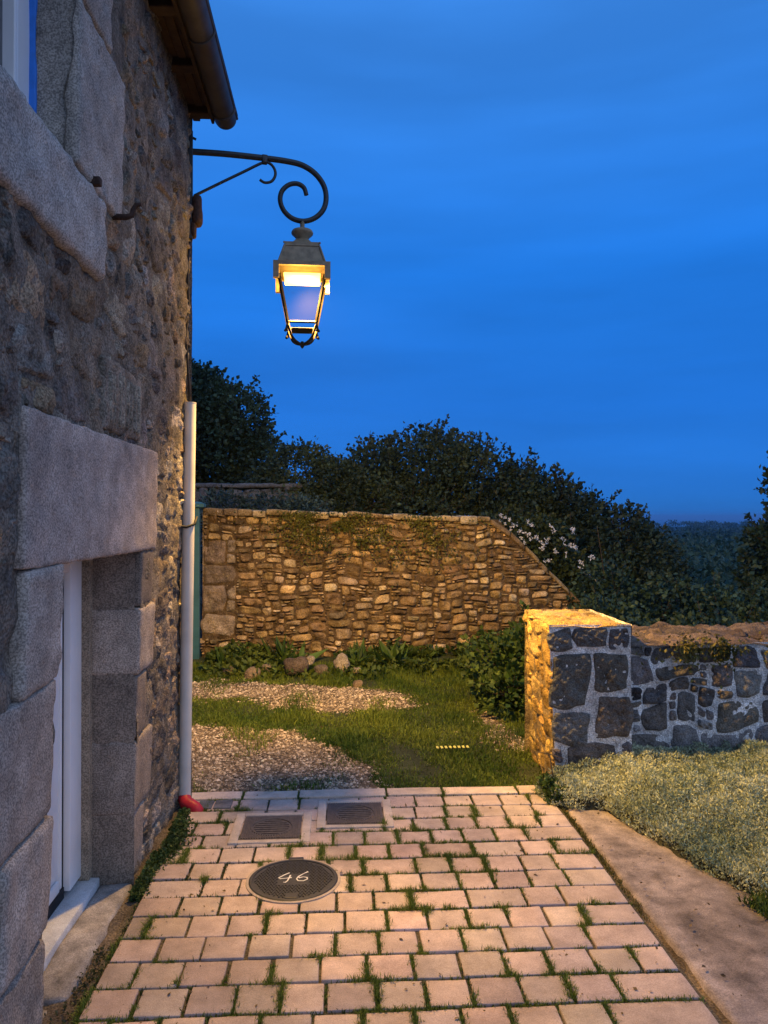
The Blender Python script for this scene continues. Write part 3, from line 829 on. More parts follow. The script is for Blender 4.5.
# door: white frame, dark seal, white leaf, sill
mb = MB()
mb.rbox((-1.20, 3.262, .05), (-1.115, 3.425, 1.452), .005, 0, .5)
mb.rbox((-1.20, 2.455, .05), (-1.115, 2.56, 1.452), .005, 0, .5)
mb.rbox((-1.20, 2.56, 1.37), (-1.118, 3.262, 1.452), .005, 0, .5)
fr = hb(mb, 'door_frame', M_pvc, smooth=True, sharp=40)
mb = MB(); mb.box((-1.20, 3.250, .05), (-1.143, 3.262, 1.37)); mb.box((-1.2, 2.6, .018), (-1.135, 3.25, .075)); o = hb(mb, 'seal', M_black); o.parent = fr; 
mb = MB()
mb.rbox((-1.195, 2.575, .075), (-1.152, 3.249, 1.37), .004, 0, .5)
mb.rbox((-1.155, 2.63, .16), (-1.140, 3.15, 1.30), .008, 0, .5)
mb.rbox((-1.150, 2.575, .076), (-1.135, 3.203, .125), .006, 0, .5)
mb.rbox((-1.17, 3.225, .075), (-1.142, 3.245, 1.365), .003, 0, .5)
dl = hb(mb, 'door', M_pvc, smooth=True, sharp=40)
mb = MB(); mb.tube([(-1.14, 2.64, .86), (-1.09, 2.64, .86), (-1.085, 2.66, .86), (-1.085, 2.76, .86)], .010, 8); o = hb(mb, 'handle', M_zinc, smooth=True); o.parent = dl
mb = MB(); mb.rbox((-1.16, 2.45, -.03), (-1.045, 3.43, .030), .006, 0, .2, 2, (.52, .54, .55)); hb(mb, 'door_sill', M_paver, smooth=True, sharp=40)
mb = MB(); mb.box((-1.5, 2.3, -.1), (-1.2, 3.6, 1.5), (.05, .05, .05)); hb(mb, 'door_backing', M_black)
mb = MB(); mb.add([(-.9, 3.436, -.1), (-1.25, 3.436, -.1), (-1.25, 3.436, 1.5), (-.9, 3.436, 1.5)], [(0, 1, 2, 3)], (.17, .16, .15))
mb.rbox((-1.135, 3.395, .03), (-1.08, 3.437, 1.452), .004, .001, .2, 1, (.22, .20, .17)); hb(mb, 'reveal', M_granite)
mb = MB()
mb.rbox((-1.05, 2.62, -.12), (-.905, 3.435, .002), .02, .007, .03, 131, (.24, .225, .21), 7, None, .3)
mb.rbox((-1.06, 1.9, -.12), (-.93, 2.60, -.006), .03, .012, .03, 132, (.19, .175, .15), 7, None, .3)
hb(mb, 'doorstep', M_conc, smooth=True)

# eaves, gutter, roof
mb = MB()
rr = random.Random(9)
for k in range(4):
    x0 = -.90 + k*.045
    mb.rbox((x0, -1.6, 3.915 - k*.006 + rr.uniform(-.004, .004)), (x0 + .041, 4.48 + rr.uniform(-.05, .06), 3.935 - k*.006), .004, .001, .4, k)
mb.rbox((-.738, -1.6, 3.86), (-.722, 4.46, 3.96), .004, .001, .4, 8)
for k in range(14):
    yy = 4.34 - k*.45
    mb.rbox((-.93, yy, 3.86), (-.735, yy + .07, 3.915), .006, .002, .2, k)
hb(mb, 'eaves_boards', M_wood)
mb = MB()
sl = 0.95
V = []
for y_ in (-1.7, 4.60):
    for (x_, z_) in ((-.625, 3.927), (-3.4, 3.965 + 2.815*sl), (-6.2, 3.965), (-6.2, 4.02), (-3.4, 4.03 + 2.815*sl), (-.615, 3.977)):
        V.append((x_, y_, z_))
mb.add(V, [(0,1,7,6),(1,2,8,7),(2,3,9,8),(3,4,10,9),(4,5,11,10),(5,0,6,11),(5,4,3,2,1,0),(6,7,8,9,10,11)])
rng2 = random.Random(4)
for rw in range(15):                                               # slate courses
    x0 = -.61 - rw*.19; y_ = -1.7 + (rw % 2)*.12
    while y_ < 4.58:
        w = .24; zz = 3.984 + (-.615 - x0)*sl
        a = [(x0, y_, zz + .010), (x0, min(y_ + w - .006, 4.62), zz + .010), (x0 - .26, min(y_ + w - .006, 4.62), zz + .26*sl + .004), (x0 - .26, y_, zz + .26*sl + .004)]
        j = rng2.uniform(0, .005)
        top = [(p[0], p[1], p[2] + .008 + j) for p in a]
        mb.add(a + top, [(4, 5, 6, 7), (0, 1, 5, 4), (1, 2, 6, 5), (3, 0, 4, 7)]); y_ += w
hb(mb, 'roof', M_slate)
mb = MB()
prof = [(.066*math.cos(a), .066*math.sin(a)) for a in np.linspace(PI, 2*PI, 13)]
ys = [-1.7, 4.50] ; V = []; nP = len(prof)
gx, gz = -.668, 3.925
ends = [(-1.7, 1.0), (1.2, 1.0), (4.50, 1.0), (4.53, .93), (4.552, .75), (4.565, .45), (4.57, .02)]
for y_, s in ends:
    for a, b_ in prof: V.append((gx + a*s, y_, gz + b_*s))
Fg = [(i*nP + k, i*nP + k + 1, (i+1)*nP + k + 1, (i+1)*nP + k) for i in range(len(ends) - 1) for k in range(nP - 1)]
mb.add(V, Fg)
for sx in (-1, 1): mb.tube([(gx + sx*.066, -1.7, gz), (gx + sx*.066, 4.52, gz)], .008, 6)
for yy in (1.0, 1.9, 2.8, 3.7, 4.4):
    mb.tube([(gx + .069*math.cos(a), yy, gz + .069*math.sin(a)) for a in np.linspace(PI, 2*PI, 9)], .006, 6)
hb(mb, 'gutter', M_zinc, smooth=True, sharp=50)

# two iron shutter pins
for (y_, z_, up) in ((2.675, 2.745, False), (2.955, 2.735, True)):
    mb = MB(); x0 = float(XW(y_, z_))
    if up:
        mb.tube([(x0 - .05, y_, z_), (x0 + .055, y_, z_), (x0 + .075, y_ + .004, z_ + .008), (x0 + .080, y_ + .005, z_ + .03), (x0 + .092, y_ + .006, z_ + .05), (x0 + .11, y_ + .006, z_ + .052)], [.013, .012, .011, .010, .010, .008], 8)
    else:
        mb.rbox((x0 - .05, y_ - .020, z_ - .016), (x0 + .05, y_ + .012, z_ + .016), .006, .003, .03, 3)
    hb(mb, 'shutter_pin', M_rust, smooth=True)

# ================================================================== CABLE PIPE up the corner
t = thing('cable_pipe', 'cream plastic cable pipe at the house corner with red sleeve at its foot', 'pipe', (-.85, 4.33, 0))
PO = np.array(t.location)
def pb(name, mat, **kw):
    for v in mb.V: v -= PO
    o = mb.build(name, mat, t, **kw); return o
xp = lambda z: -.862 + .012*z
mb = MB(); mb.tube([(xp(.03), 4.335, .03), (xp(1.2), 4.335, 1.2), (xp(2.235), 4.335, 2.235)], .034, 20); mb.tube([(xp(2.232), 4.335, 2.232), (xp(2.237), 4.335, 2.237)], .0355, 20); pb('pipe', M_pipe, smooth=True, sharp=50)
mb = MB(); mb.tube([(xp(1.56) - .075, 4.30, 1.60), (xp(1.56) - .072, 4.28, 1.57), (xp(1.56) - .05, 4.28, 1.55), (xp(1.56), 4.292, 1.545), (xp(1.56) + .040, 4.31, 1.56), (xp(1.56) + .047, 4.34, 1.60)], .007, 8); pb('clamp', M_black, smooth=True)
mb = MB()
pts = [(xp(0), 4.335, .055), (xp(0) + .002, 4.325, .042), (xp(0) + .018, 4.30, .025), (xp(0) + .075, 4.27, .006), (xp(0) + .115, 4.25, -.02)]
mb.tube(pts, [.034, .036, .038, .034, .022], 14); pb('red_sleeve', M_red, smooth=True)
mb = MB(); mb.tube([(xp(2.2), 4.345, 2.2), (-.852, 4.36, 2.45), (-.866, 4.375, 2.62), (-.850, 4.37, 2.8), (-.858, 4.375, 3.0), (-.846, 4.38, 3.15)], .0075, 6); pb('cable', M_black, smooth=True)

# ================================================================== STREET LAMP
lamp = thing('wall_lamp', 'lit black wrought iron lantern hanging from a scrolled wall bracket', 'street lamp', (-.852, 4.412, 3.674), math.atan2(.135, .617))
S = .005864/3.84*.985
TILT = .098
def zx(zx_, zy_): return ((zx_ - 72)*S, 0, (122 - zy_)*S + TILT*(zx_ - 72)*S)
mb = MB(); mb.rbox((-.012, -.022, -.50), (.016, .022, .115), .004, 0, .1)
for z_ in (.07, -.20, -.44): mb.lathe([(.010, 0), (.010, .016), (.004, .02)], (.004, 0, z_), 8)
mb.tube([(-.02, 0, .095), (.034, 0, .075)], .007, 6)
mb.build('wall_plate', M_iron, lamp)
def spline(P, k=6):
    P = [Vector(p) for p in P]; o = []
    for i in range(len(P) - 1):
        p0, p1, p2, p3 = P[max(i-1, 0)], P[i], P[i+1], P[min(i+2, len(P)-1)]
        for j in range(k):
            t_ = j/k; o.append(.5*((2*p1) + (p2 - p0)*t_ + (2*p0 - 5*p1 + 4*p2 - p3)*t_**2 + (3*p1 - p0 - 3*p2 + p3)*t_**3))
    o.append(P[-1]); return o
arm = [(78,121),(200,126),(350,138),(440,148),(500,162),(550,193),(584,238),(595,287),(585,333),(553,367),(508,382),(462,372),(428,342),(413,302),(420,265),(447,240),(480,235),(506,250),(516,279)]
mb = MB(); ap = spline([zx(*p) for p in arm]); na = len(ap)
mb.tube(ap, [.0175 - .004*(i/na) for i in range(na)], 12); mb.build('arm', M_iron, lamp, smooth=True, sharp=60)
mb = MB(); br = spline([zx(88, 288), zx(180, 240), zx(270, 194), zx(345, 156)] + [zx(*p) for p in ((372,158),(390,178),(394,203),(380,227),(354,233),(334,222))])
mb.tube(br, .0085, 8); mb.rbox((zx(355,0)[0] - .02, -.018, zx(355,160)[2]), (zx(355,0)[0] + .012, .018, zx(355,128)[2]), .004, 0, .1); mb.build('brace', M_iron, lamp, smooth=True, sharp=60)
mb = MB(); mb.rbox((.012, -.045, zx(72,400)[2]), (.066, .045, zx(72,288)[2]), .022, .006, .02, 4); mb.rbox((.008, -.03, zx(72,445)[2]), (.035, .03, zx(72,385)[2]), .012, .005, .02, 5); mb.build('junction_box', M_rust, lamp, smooth=True)
# lantern axis in bracket space
ax = zx(500, 0)[0]
zz = lambda y_: (122 - (y_ + np.clip((y_ - 460)/6., 0, 1)*20 - max(0, y_ - 465)*14/411.))*S + TILT*428*S
hw = lambda w: w*S/2
mb = MB()
mb.lathe([(.013, zz(414)), (.015, zz(380))], (ax, 0, 0), 12)
mb.lathe([(hw(42), zz(462)), (hw(46), zz(452)), (hw(84), zz(434)), (hw(86), zz(428)), (hw(78), zz(420)), (hw(30), zz(410))], (ax, 0, 0), 24)
mb.build('finial', M_bronze, lamp, smooth=True, sharp=50)
lrot = -lamp.rotation_euler.z + R(2)
head = bpy.data.objects.new('lantern', None); C.objects.link(head); head.parent = lamp; head.location = (ax, 0, 0); head.rotation_euler = (0, 0, lrot); head.empty_display_size = .05
mb = MB()
c0 = (0, 0, 0)
mb.frustum(c0, hw(90), zz(468), hw(44), zz(458))
mb.frustum(c0, hw(136), zz(482), hw(132), zz(466))
mb.frustum(c0, hw(178), zz(560), hw(130), zz(482))
for a, b_ in ((-1,-1),(1,-1),(1,1),(-1,1)):
    mb.tube([(a*hw(136), b_*hw(136), zz(474)), (a*hw(136), b_*hw(136), zz(467))], .006, 6)
    mb.tube([(a*hw(133), b_*hw(133), zz(480)), (a*hw(182), b_*hw(182), zz(562))], .006, 6)
hd = mb.build('hood', M_bronze, head)
mb = MB()
w = hw(216); i_ = hw(176)
for (ax0, ax1) in (((-w, -w), (w, -i_)), ((-w, i_), (w, w)), ((-w, -i_), (-i_, i_)), ((i_, -i_), (w, i_))):
    mb.box((ax0[0], ax0[1], zz(572)), (ax1[0], ax1[1], zz(556)))
for a in (-1, 1):
    for b_ in (-1, 1):
        mb.box((min(a*w, a*hw(172)), min(b_*w, b_*hw(172)), zz(622)), (max(a*w, a*hw(172)), max(b_*w, b_*hw(172)), zz(572)))
mb.build('collar', M_bronze, head)
mb = MB()
t0, t1 = hw(176), hw(108)
def bar(p, q, r_): mb.tube([p, q], r_, 4)
for a, b_ in ((-1,-1),(1,-1),(1,1),(-1,1)):
    bar((a*t0, b_*t0, zz(600)), (a*t1, b_*t1, zz(785)), .010)
for z_, w_ in ((782, hw(112)),):
    for k in range(4):
        cs = ((-1,-1),(1,-1),(1,1),(-1,1)); a, b_ = cs[k], cs[(k+1) % 4]
        bar((a[0]*w_, a[1]*w_, zz(z_)), (b_[0]*w_, b_[1]*w_, zz(z_)), .0075)
mb.build('lantern_frame', M_cage, head)
mb = MB()
for k in range(4):                                                  # hanging scrolls under the glass
    an = k*PI/2 + PI/4
    dx, dy = math.cos(an), math.sin(an)
    P_ = spline([(dx*r_*S, dy*r_*S, zz(y_)) for r_, y_ in ((92, 822), (84, 812), (78, 795), (70, 806), (56, 835), (34, 852), (8, 860))], 4)
    mb.tube(P_, .0075, 6)
    mb.lathe([(.009, -.008), (.011, 0), (.006, .008)], (dx*84*S, dy*84*S, zz(815)), 8)
mb.lathe([(.004, zz(876)), (.012, zz(868)), (.014, zz(858)), (.008, zz(848))], (0, 0, 0), 12)
mb.box((-.062, -.062, zz(806)), (.062, .062, zz(802)))
mb.build('bottom_scroll', M_cage, head, smooth=True, sharp=50)
for k in range(4):
    cs = ((-1,-1),(1,-1),(1,1),(-1,1)); a, b_ = cs[k], cs[(k+1) % 4]; f_ = .985
    mb = MB(); mb.add([(a[0]*t0*f_, a[1]*t0*f_, zz(572)), (b_[0]*t0*f_, b_[1]*t0*f_, zz(572)), (b_[0]*t1*f_, b_[1]*t1*f_, zz(782)), (a[0]*t1*f_, a[1]*t1*f_, zz(782))], [(0, 3, 2, 1)])
    mb.build('glass_pane', M_lglass, head)
mb = MB(); mb.rbox((-hw(140), -hw(140), zz(600)), (hw(140), hw(140), zz(590)), .004, 0, .1); mb.build('lamp_diffuser', M_glow, head, smooth=True, sharp=50)
li = bpy.data.objects.new('lamp_light', bpy.data.lights.new('lamp_light', 'SPOT')); C.objects.link(li); li.parent = head
li.location = (0, 0, zz(642)); li.data.energy = LAMP_POWER; li.data.color = (1.0, .55, .12); li.data.spot_size = R(176); li.data.spot_blend = .85; li.data.shadow_soft_size = .05
ls = bpy.data.objects.new('lamp_scatter', bpy.data.lights.new('lamp_scatter', 'POINT')); C.objects.link(ls); ls.parent = head      # light the panes spill sideways
ls.location = (0, 0, zz(660)); ls.data.energy = 22; ls.data.color = (1.0, .555, .10); ls.data.shadow_soft_size = .06
# optics throw the light away from the house, over the lane
dv = Vector((.58, .42, -1.0)); li.rotation_euler = (Matrix.Rotation(-R(2), 3, 'Z') @ dv).to_track_quat('-Z', 'Y').to_euler()

# ================================================================== GARDEN WALL at the back of the yard
GY = 8.5
def gtop(u):
    u = np.asarray(u, float)
    flat = 1.70 - (u + 1.5)*.034
    return np.where(u < 1.75, flat, np.maximum(1.585 - (u - 1.75)*.985, .15))
PW = lambda u, v, d: np.stack([u, GY - d - .03*nz(np.stack([u, v, 0*u], -1), .8, 141, 2), v], -1)
gw = thing('garden_wall', 'tall rubble garden wall with a sloping end across the back of the yard', 'stone wall', (.6, GY, 0))
GO = np.array(gw.location)
mort_w = (.125, .092, .055)
s_ = sheet(np.arange(-1.5, 3.2, .03), np.arange(-.2, 1.75, .03), PW, lambda u, v: v < gtop(u) - .02, mort_w, .008, 142, -.006)
pal_w = [(.38, .285, .145), (.31, .23, .12), (.46, .36, .20), (.23, .165, .09), (.35, .255, .12), (.54, .45, .29), (.26, .185, .10), (.42, .31, .15)]
bl = lambda u, v: v > gtop(u) - .05 or (u < -1.14 and .3 < v < 1.35)
rects = pack(-1.5, 3.15, -.12, 1.72, .037, [(3, 2), (4, 2), (2, 1), (3, 1), (5, 2), (2, 2), (4, 1), (1, 1), (6, 3), (2, 1), (5, 4), (1, 1), (4, 3), (1, 2), (3, 3), (7, 3), (1, 1)], 143, bl, .031)
st1 = stones(rects, PW, pal_w, 144, joint=.012, dome=.024, amp=.020, n=10, warp=.030, wf=2.4, rnd=.42, back=.016, tilt=.012, cvar=.26)
big = [(-1.5, .30, -1.13, .55), (-1.5, .55, -1.24, .86), (-1.24, .57, -1.13, .70), (-1.24, .70, -1.13, .86), (-1.5, .86, -1.13, 1.08), (-1.5, 1.08, -1.24, 1.35), (-1.24, 1.08, -1.13, 1.2), (-1.24, 1.2, -1.13, 1.35)]
st2 = stones(big, PW, [(.33, .28, .22), (.28, .235, .18)], 145, joint=.012, dome=.022, amp=.012, n=16, warp=.01, rnd=.25)
# coping: flat slabs along the top and down the slope
rc = np.random.default_rng(146); cop = []
u = -1.5
cp = []
while u < 3.1:
    w = rc.uniform(.09, .26); cp.append((u, u + w)); u += w
mbc = MB()
for k, (a, b_) in enumerate(cp):
    z0, z1 = float(gtop(a)), float(gtop(b_)); th = rc.uniform(.04, .085)
    c = np.array(pal_w[rc.integers(len(pal_w))])*.8
    sk = (z1 - z0)/(b_ - a)
    def L(V, a=a, sk=sk, z0=z0):
        V = V.copy(); V[:, 2] += z0 + sk*(V[:, 0] - a); return V
    mbc.rbox((a + .004, GY - .028 - rc.uniform(-.008, .02), -th), (b_ - .004, GY + .42, rc.uniform(-.008, .014)), .014, .007, .04, 147 + k, c, 9, L, .15)
mbc.F = [tuple(f) for f in mbc.F]
V, F, K = join([s_, st1, st2])
np_mesh('stonework', V - GO, F, M_wall, gw, K*np.array((.92, .86, .80)))
for v in mbc.V: v -= GO
mbc.build('coping', M_wall, gw, smooth=True)
mb = MB()
V = [];
for u_ in np.linspace(-1.5, 3.15, 40): V += [(u_, GY + .40, -.3), (u_, GY + .40, float(gtop(u_)) - .02)]
mb.add(V, [(2*i, 2*i + 1, 2*i + 3, 2*i + 2) for i in range(39)], (.22, .18, .13)); 
mb.box((-1.5, GY + .01, -.2), (-1.49, GY + .4, 1.66), (.25, .2, .14))
for v in mb.V: v -= GO
mb.build('back_face', M_wall, gw)

# ================================================================== GATE PIER and LOW WALL
py0, py1, px0, px1, pz = 4.53, 5.30, 1.245, 1.745, .955
pier = thing('gate_pier', 'square stone pier, its left side lit orange by the lamp', 'gate pier', (1.5, 4.9, 0))
QO = np.array(pier.location)
bat = lambda v: .045*np.clip(1 - v/.95, 0, 1.2)
PF = lambda u, v, d: np.stack([u - bat(v)*0 , py0 - d, v], -1)
def PFx(u, v, d):
    k = (u - px0)/(px1 - px0)
    return np.stack([u + (1 - k)*bat(v)*.9, py0 - d - bat(v)*.3, v], -1)
def PL(u, v, d): return np.stack([px0 + .04*(-u - py0)/(py1 - py0) + bat(v)*.9 - d, -u, v], -1)
PT = lambda u, v, d: np.stack([u + .04*(v - py0)/(py1 - py0)*np.clip((px1 - u)/(px1 - px0), 0, 1), v, pz - .01 + .012*nz(np.stack([u, v, 0*u], -1), 3, 151, 2) + d], -1)
PR = lambda u, v, d: np.stack([px1 + d, u, v], -1)
PB = lambda u, v, d: np.stack([-u, py1 + d, v], -1)
ar = np.arange
lime = (.64, .63, .60)
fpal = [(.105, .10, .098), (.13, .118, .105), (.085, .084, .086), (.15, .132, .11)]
frects = [(px0, .80, 1.40, .945), (1.40, .81, 1.62, .95), (1.62, .79, px1, .945),
          (px0, .46, 1.485, .79), (1.50, .56, px1, .78), (px0, .24, 1.49, .45), (1.52, .26, px1, .55), (1.33, .02, 1.66, .25),
          (px0, .0, 1.33, .13), (px0, .14, 1.32, .22), (1.67, .06, px1, .25), (px0, -.15, 1.42, -.01), (1.44, -.15, px1, .01)]
parts = [sheet(np.linspace(px0, px1, 26), np.linspace(-.2, pz, 44), PFx, lambda a, b_: True, lime, .008, 152, -.004),
         stones(frects, PFx, fpal, 153, joint=.006, rough=.007, dome=.010, amp=.009, n=28, warp=.022, rnd=.30, back=.007, tilt=.001)]
lpal = [(.52, .35, .11), (.42, .27, .08), (.57, .41, .15), (.34, .22, .07)]  # orange lamplight put into the stone colours of left side and top
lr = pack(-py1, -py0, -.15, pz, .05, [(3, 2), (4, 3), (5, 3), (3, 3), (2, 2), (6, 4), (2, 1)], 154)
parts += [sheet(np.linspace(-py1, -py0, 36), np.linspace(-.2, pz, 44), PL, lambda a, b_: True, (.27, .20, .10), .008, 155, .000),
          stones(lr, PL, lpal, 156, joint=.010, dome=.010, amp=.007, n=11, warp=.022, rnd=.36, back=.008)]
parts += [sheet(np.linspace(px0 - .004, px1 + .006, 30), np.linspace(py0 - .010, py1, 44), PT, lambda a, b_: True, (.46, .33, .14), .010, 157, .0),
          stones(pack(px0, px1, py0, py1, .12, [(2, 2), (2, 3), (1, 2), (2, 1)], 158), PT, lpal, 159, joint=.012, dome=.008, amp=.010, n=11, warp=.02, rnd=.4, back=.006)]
parts += [sheet(np.linspace(py0, py1, 26), np.linspace(-.2, pz, 30), PR, lambda a, b_: True, lime, .008, 160, .0),
          sheet(np.linspace(-px1, -px0 - .04, 20), np.linspace(-.2, pz, 30), PB, lambda a, b_: True, (.34, .27, .15), .008, 161, .0)]
V, F, K = join(parts)
np_mesh('stonework', V - QO, F, M_pier, pier, K)

lw = thing('low_wall', 'low dark stone wall with wide pale mortar joints running right from the pier', 'stone wall', (3.8, 4.95, 0))
LO = np.array(lw.location)
ly0, ly1, lz = 4.66, 5.28, .80
def ltop(u): return lz + .03*np.sin(u*1.7) 
PLW = lambda u, v, d: np.stack([u, ly0 - d - .05*np.clip(1 - v/.8, 0, 1.2) + .012*nz(np.stack([u, v, 0*u], -1), 1.5, 162, 2), v], -1)
lwr = pack(px1 + .004, 6.4, -.1, .80, .052, [(3, 2), (4, 2), (3, 3), (5, 3), (2, 2), (4, 3), (6, 3), (2, 1), (1, 1), (5, 2)], 163)
parts = [sheet(np.arange(px1 - .01, 6.4, .03), np.arange(-.2, .83, .03), PLW, lambda a, b_: True, (.58, .575, .55), .008, 164, -.004),
         stones(lwr, PLW, fpal + [(.17, .16, .15), (.20, .19, .18)], 165, joint=.010, rough=.007, dome=.013, amp=.012, n=18, warp=.045, wf=2.6, rnd=.36, back=.008, tilt=.006)]
PLT = lambda u, v, d: np.stack([u, v, lz + .02 + .045*(1 - ((v - (ly0+ly1)/2)/.33)**2) + .015*nz(np.stack([u, v, 0*u], -1), 2, 166, 2) + d], -1)
parts += [sheet(np.arange(px1 - .01, 6.4, .04), np.linspace(ly0 - .03, ly1, 18), PLT, lambda a, b_: True, (.10, .078, .06), .015, 167, -.01),
          stones(pack(px1, 6.4, ly0 - .02, ly1 - .02, .07, [(3, 2), (4, 2), (2, 2), (3, 1), (2, 1), (5, 2)], 168), PLT, [(.135, .10, .078), (.105, .08, .062), (.165, .125, .098)], 169, joint=.012, dome=.009, amp=.014, n=10, warp=.04, rnd=.35, back=.008, tilt=.008)]
PLB = lambda u, v, d: np.stack([-u, ly1 + d, v], -1)
parts += [sheet(np.arange(-6.4, -px1, .06), np.arange(-1.0, .85, .06), PLB, lambda a, b_: True, (.2, .19, .18), .01, 170, 0)]
V, F, K = join(parts)
np_mesh('stonework', V - LO, F, M_pier, lw, K)

# ================================================================== TEAL GATE and the wall behind it
t = thing('garden_gate', 'teal painted garden gate of horizontal boards at the left end of the garden wall', 'gate', (-2.1, 8.42, 0))
mb = MB()
for k in range(15): mb.rbox((-2.75, 8.43, .03 + k*.110), (-1.585, 8.455, .134 + k*.110), .004, .0006, .4, k)
def gb(name):
    for v in mb.V: v -= np.array(t.location)
    mb.build(name, M_teal, t)
gb('boards')
mb = MB(); mb.rbox((-1.585, 8.38, 0), (-1.515, 8.46, 1.70), .005, .0006, .5, 3)
for z_ in np.arange(.10, 1.68, .110): mb.box((-1.587, 8.377, z_ - .002), (-1.513, 8.379, z_ + .002))
gb('post')
mb = MB(); mb.rbox((-1.63, 8.35, 1.702), (-1.46, 8.50, 1.745), .008, .001, .3, 4); mb.frustum((-1.545, 8.425, 0), .07, 1.745, .03, 1.765); gb('post_cap')

bw = thing('boundary_wall', 'grey stone boundary wall farther back under the left tree', 'stone wall', (-3.4, 10.4, 0))
PBW = lambda u, v, d: np.stack([u, 10.4 - d, v], -1)
parts = [sheet(np.arange(-6.5, -.5, .06), np.arange(-.4, 1.98, .06), PBW, lambda a, b_: True, (.12, .13, .135), .01, 180, 0),
         stones(pack(-6.5, -.55, -.3, 2.0, .075, [(3, 2), (4, 2), (2, 1), (3, 1), (2, 2)], 181), PBW, [(.12, .125, .13), (.15, .155, .16), (.10, .105, .11)], 182, joint=.014, dome=.02, amp=.008, n=6, warp=.02)]
V, F, K = join(parts)
np_mesh('stonework', V - np.array(bw.location), F, M_pier, bw, K)
mb = MB(); mb.rbox((-3.1, -.03, 1.99), (2.9, .40, 2.05), .02, .01, .1, 5, (.13, .135, .14)); mb.build('coping', M_pier, bw, smooth=True)

# ================================================================== ROCKS at the foot of the garden wall
def rock(loc, size, c, label, seed, rz=0, tilt=0):
    mb = MB(); size = [.82*q for q in size]
    n1, n2 = 14, 10; V = []
    for j in range(n2 + 1):
        for i in range(n1):
            th_, ph = 2*PI*i/n1, PI*j/n2
            V.append((math.sin(ph)*math.cos(th_), math.sin(ph)*math.sin(th_), math.cos(ph)))
    V = np.array(V); V = np.sign(V)*np.abs(V)**.75
    V = V*(1 + .22*nz(V, .9, seed, 2) + .06*nz(V, 4, seed + 1, 2))[:, None]*np.array(size)/2
    ct, st_ = math.cos(tilt), math.sin(tilt)
    V = np.stack([V[:, 0]*ct - V[:, 2]*st_, V[:, 1], V[:, 0]*st_ + V[:, 2]*ct], -1)
    Fq = [(j*n1 + i, (j+1)*n1 + i, (j+1)*n1 + (i+1) % n1, j*n1 + (i+1) % n1) for j in range(n2) for i in range(n1)]
    mb.add(V, Fq, np.array(c)*.72); o = mb.build('rock', M_wall, smooth=True)
    o.location = loc; o.rotation_euler = (0, 0, rz)
    return tag(o, label, 'rock', 'rocks at the foot of the garden wall')
rock((.02, 7.86, .10), (.20, .14, .23), (.52, .44, .32), 'pale pointed rock leaning at the foot of the garden wall', 201, .2, .5)
rock((-.46, 7.86, .08), (.30, .22, .22), (.17, .13, .10), 'largest brown rock below the garden wall', 202)
rock((-.88, 7.78, .03), (.17, .14, .15), (.36, .27, .18), 'tan rock at the left end of the row of rocks', 203, .5)
rock((-.75, 7.88, .05), (.13, .12, .12), (.40, .31, .20), 'small tan rock just left of the largest brown rock, at its back', 204, 1.1)
rock((-.19, 7.82, .05), (.20, .15, .14), (.20, .16, .12), 'low brown rock between the largest brown rock and the pale pointed one', 205, .3)
rock((.165, 7.84, .04), (.11, .09, .08), (.46, .38, .26), 'small pale rock just right of the pale pointed rock', 206, .7)
rock((.17, 7.34, .0), (.12, .10, .10), (.34, .25, .16), 'lone tan rock at the edge of the far gravel patch', 207, .2)
rock((-.31, 7.93, .13), (.12, .10, .11), (.48, .40, .29), 'small pale rock lodged behind the two brown rocks', 208, .9)
rock((-1.12, 7.90, .03), (.16, .12, .12), (.19, .15, .11), 'dark rock near the gate, set apart from the rest', 209, .4)

# a small row of pale yellow slats lying in the grass
t = thing('slat_row', 'short row of pale yellow slats lying in the grass', 'plastic strip', (.775, 5.28, -.02), .02)
for k in range(8):
    mb = MB(); x_ = -.105 + k*.030
    mb.rbox((x_ - .0085, -.022, .030), (x_ + .0085, .022, .036), .002, 0, .1); mb.build('slat', M_yel, t)
mb = MB(); mb.rbox((-.115, -.004, .023), (.115, .004, .0295), .002, 0, .2); mb.build('rail', M_black, t)

# ================================================================== PLANTS
# silver ground cover
bedp = [(1.13, 4.46), (1.17, 4.22), (1.30, 4.15), (1.45, 4.14), (1.50, 3.82), (1.60, 3.48), (1.72, 3.18), (1.84, 2.98), (2.1, 2.9), (3.0, 2.6), (4.8, 2.3), (4.8, 4.66), (1.76, 4.66), (1.74, 4.50)]
def bed_h(x, y):
    q = np.stack([x, y, 0*x], -1)
    pe = np.array(bedp); dmin = np.full(x.shape, 9.)
    for i in range(10):
        a, b_ = pe[i], pe[i+1]; ab = b_ - a
        t_ = np.clip(((x - a[0])*ab[0] + (y - a[1])*ab[1])/(ab @ ab), 0, 1)
        dmin = np.minimum(dmin, np.hypot(x - a[0] - t_*ab[0], y - a[1] - t_*ab[1]))
    return (.05 + .16*(1 - np.exp(-dmin/.22)))*(1 + .22*nz(q, 2.6, 301, 3) + .16*nz(q, 8, 303, 2) + .08*nz(q, 17, 302, 2)) - .05*smooth(.02, 0, dmin)
n = 200000
X = rng.uniform(1.1, 4.3, n*2); Y = rng.uniform(2.4, 4.68, n*2)
wob = np.stack([X, Y, 0*X], -1)
ok = in_poly(X + .03*nz(wob, 6, 304, 2), Y + .03*nz(wob, 6, 305, 2), bedp)
ok &= (rng.random(len(X)) < np.where(X < 2.9, 1, .45))
X, Y = X[ok][:n], Y[ok][:n]
H = bed_h(X, Y)
dep = rng.random(len(X))**2.2
Pz = H*(1 - .55*dep)
P = np.stack([X, Y, Pz], -1)
D = np.stack([rng.normal(size=len(X)), rng.normal(size=len(X)), .55 + .7*rng.random(len(X))], -1)
L = .012 + .012*rng.random(len(X))
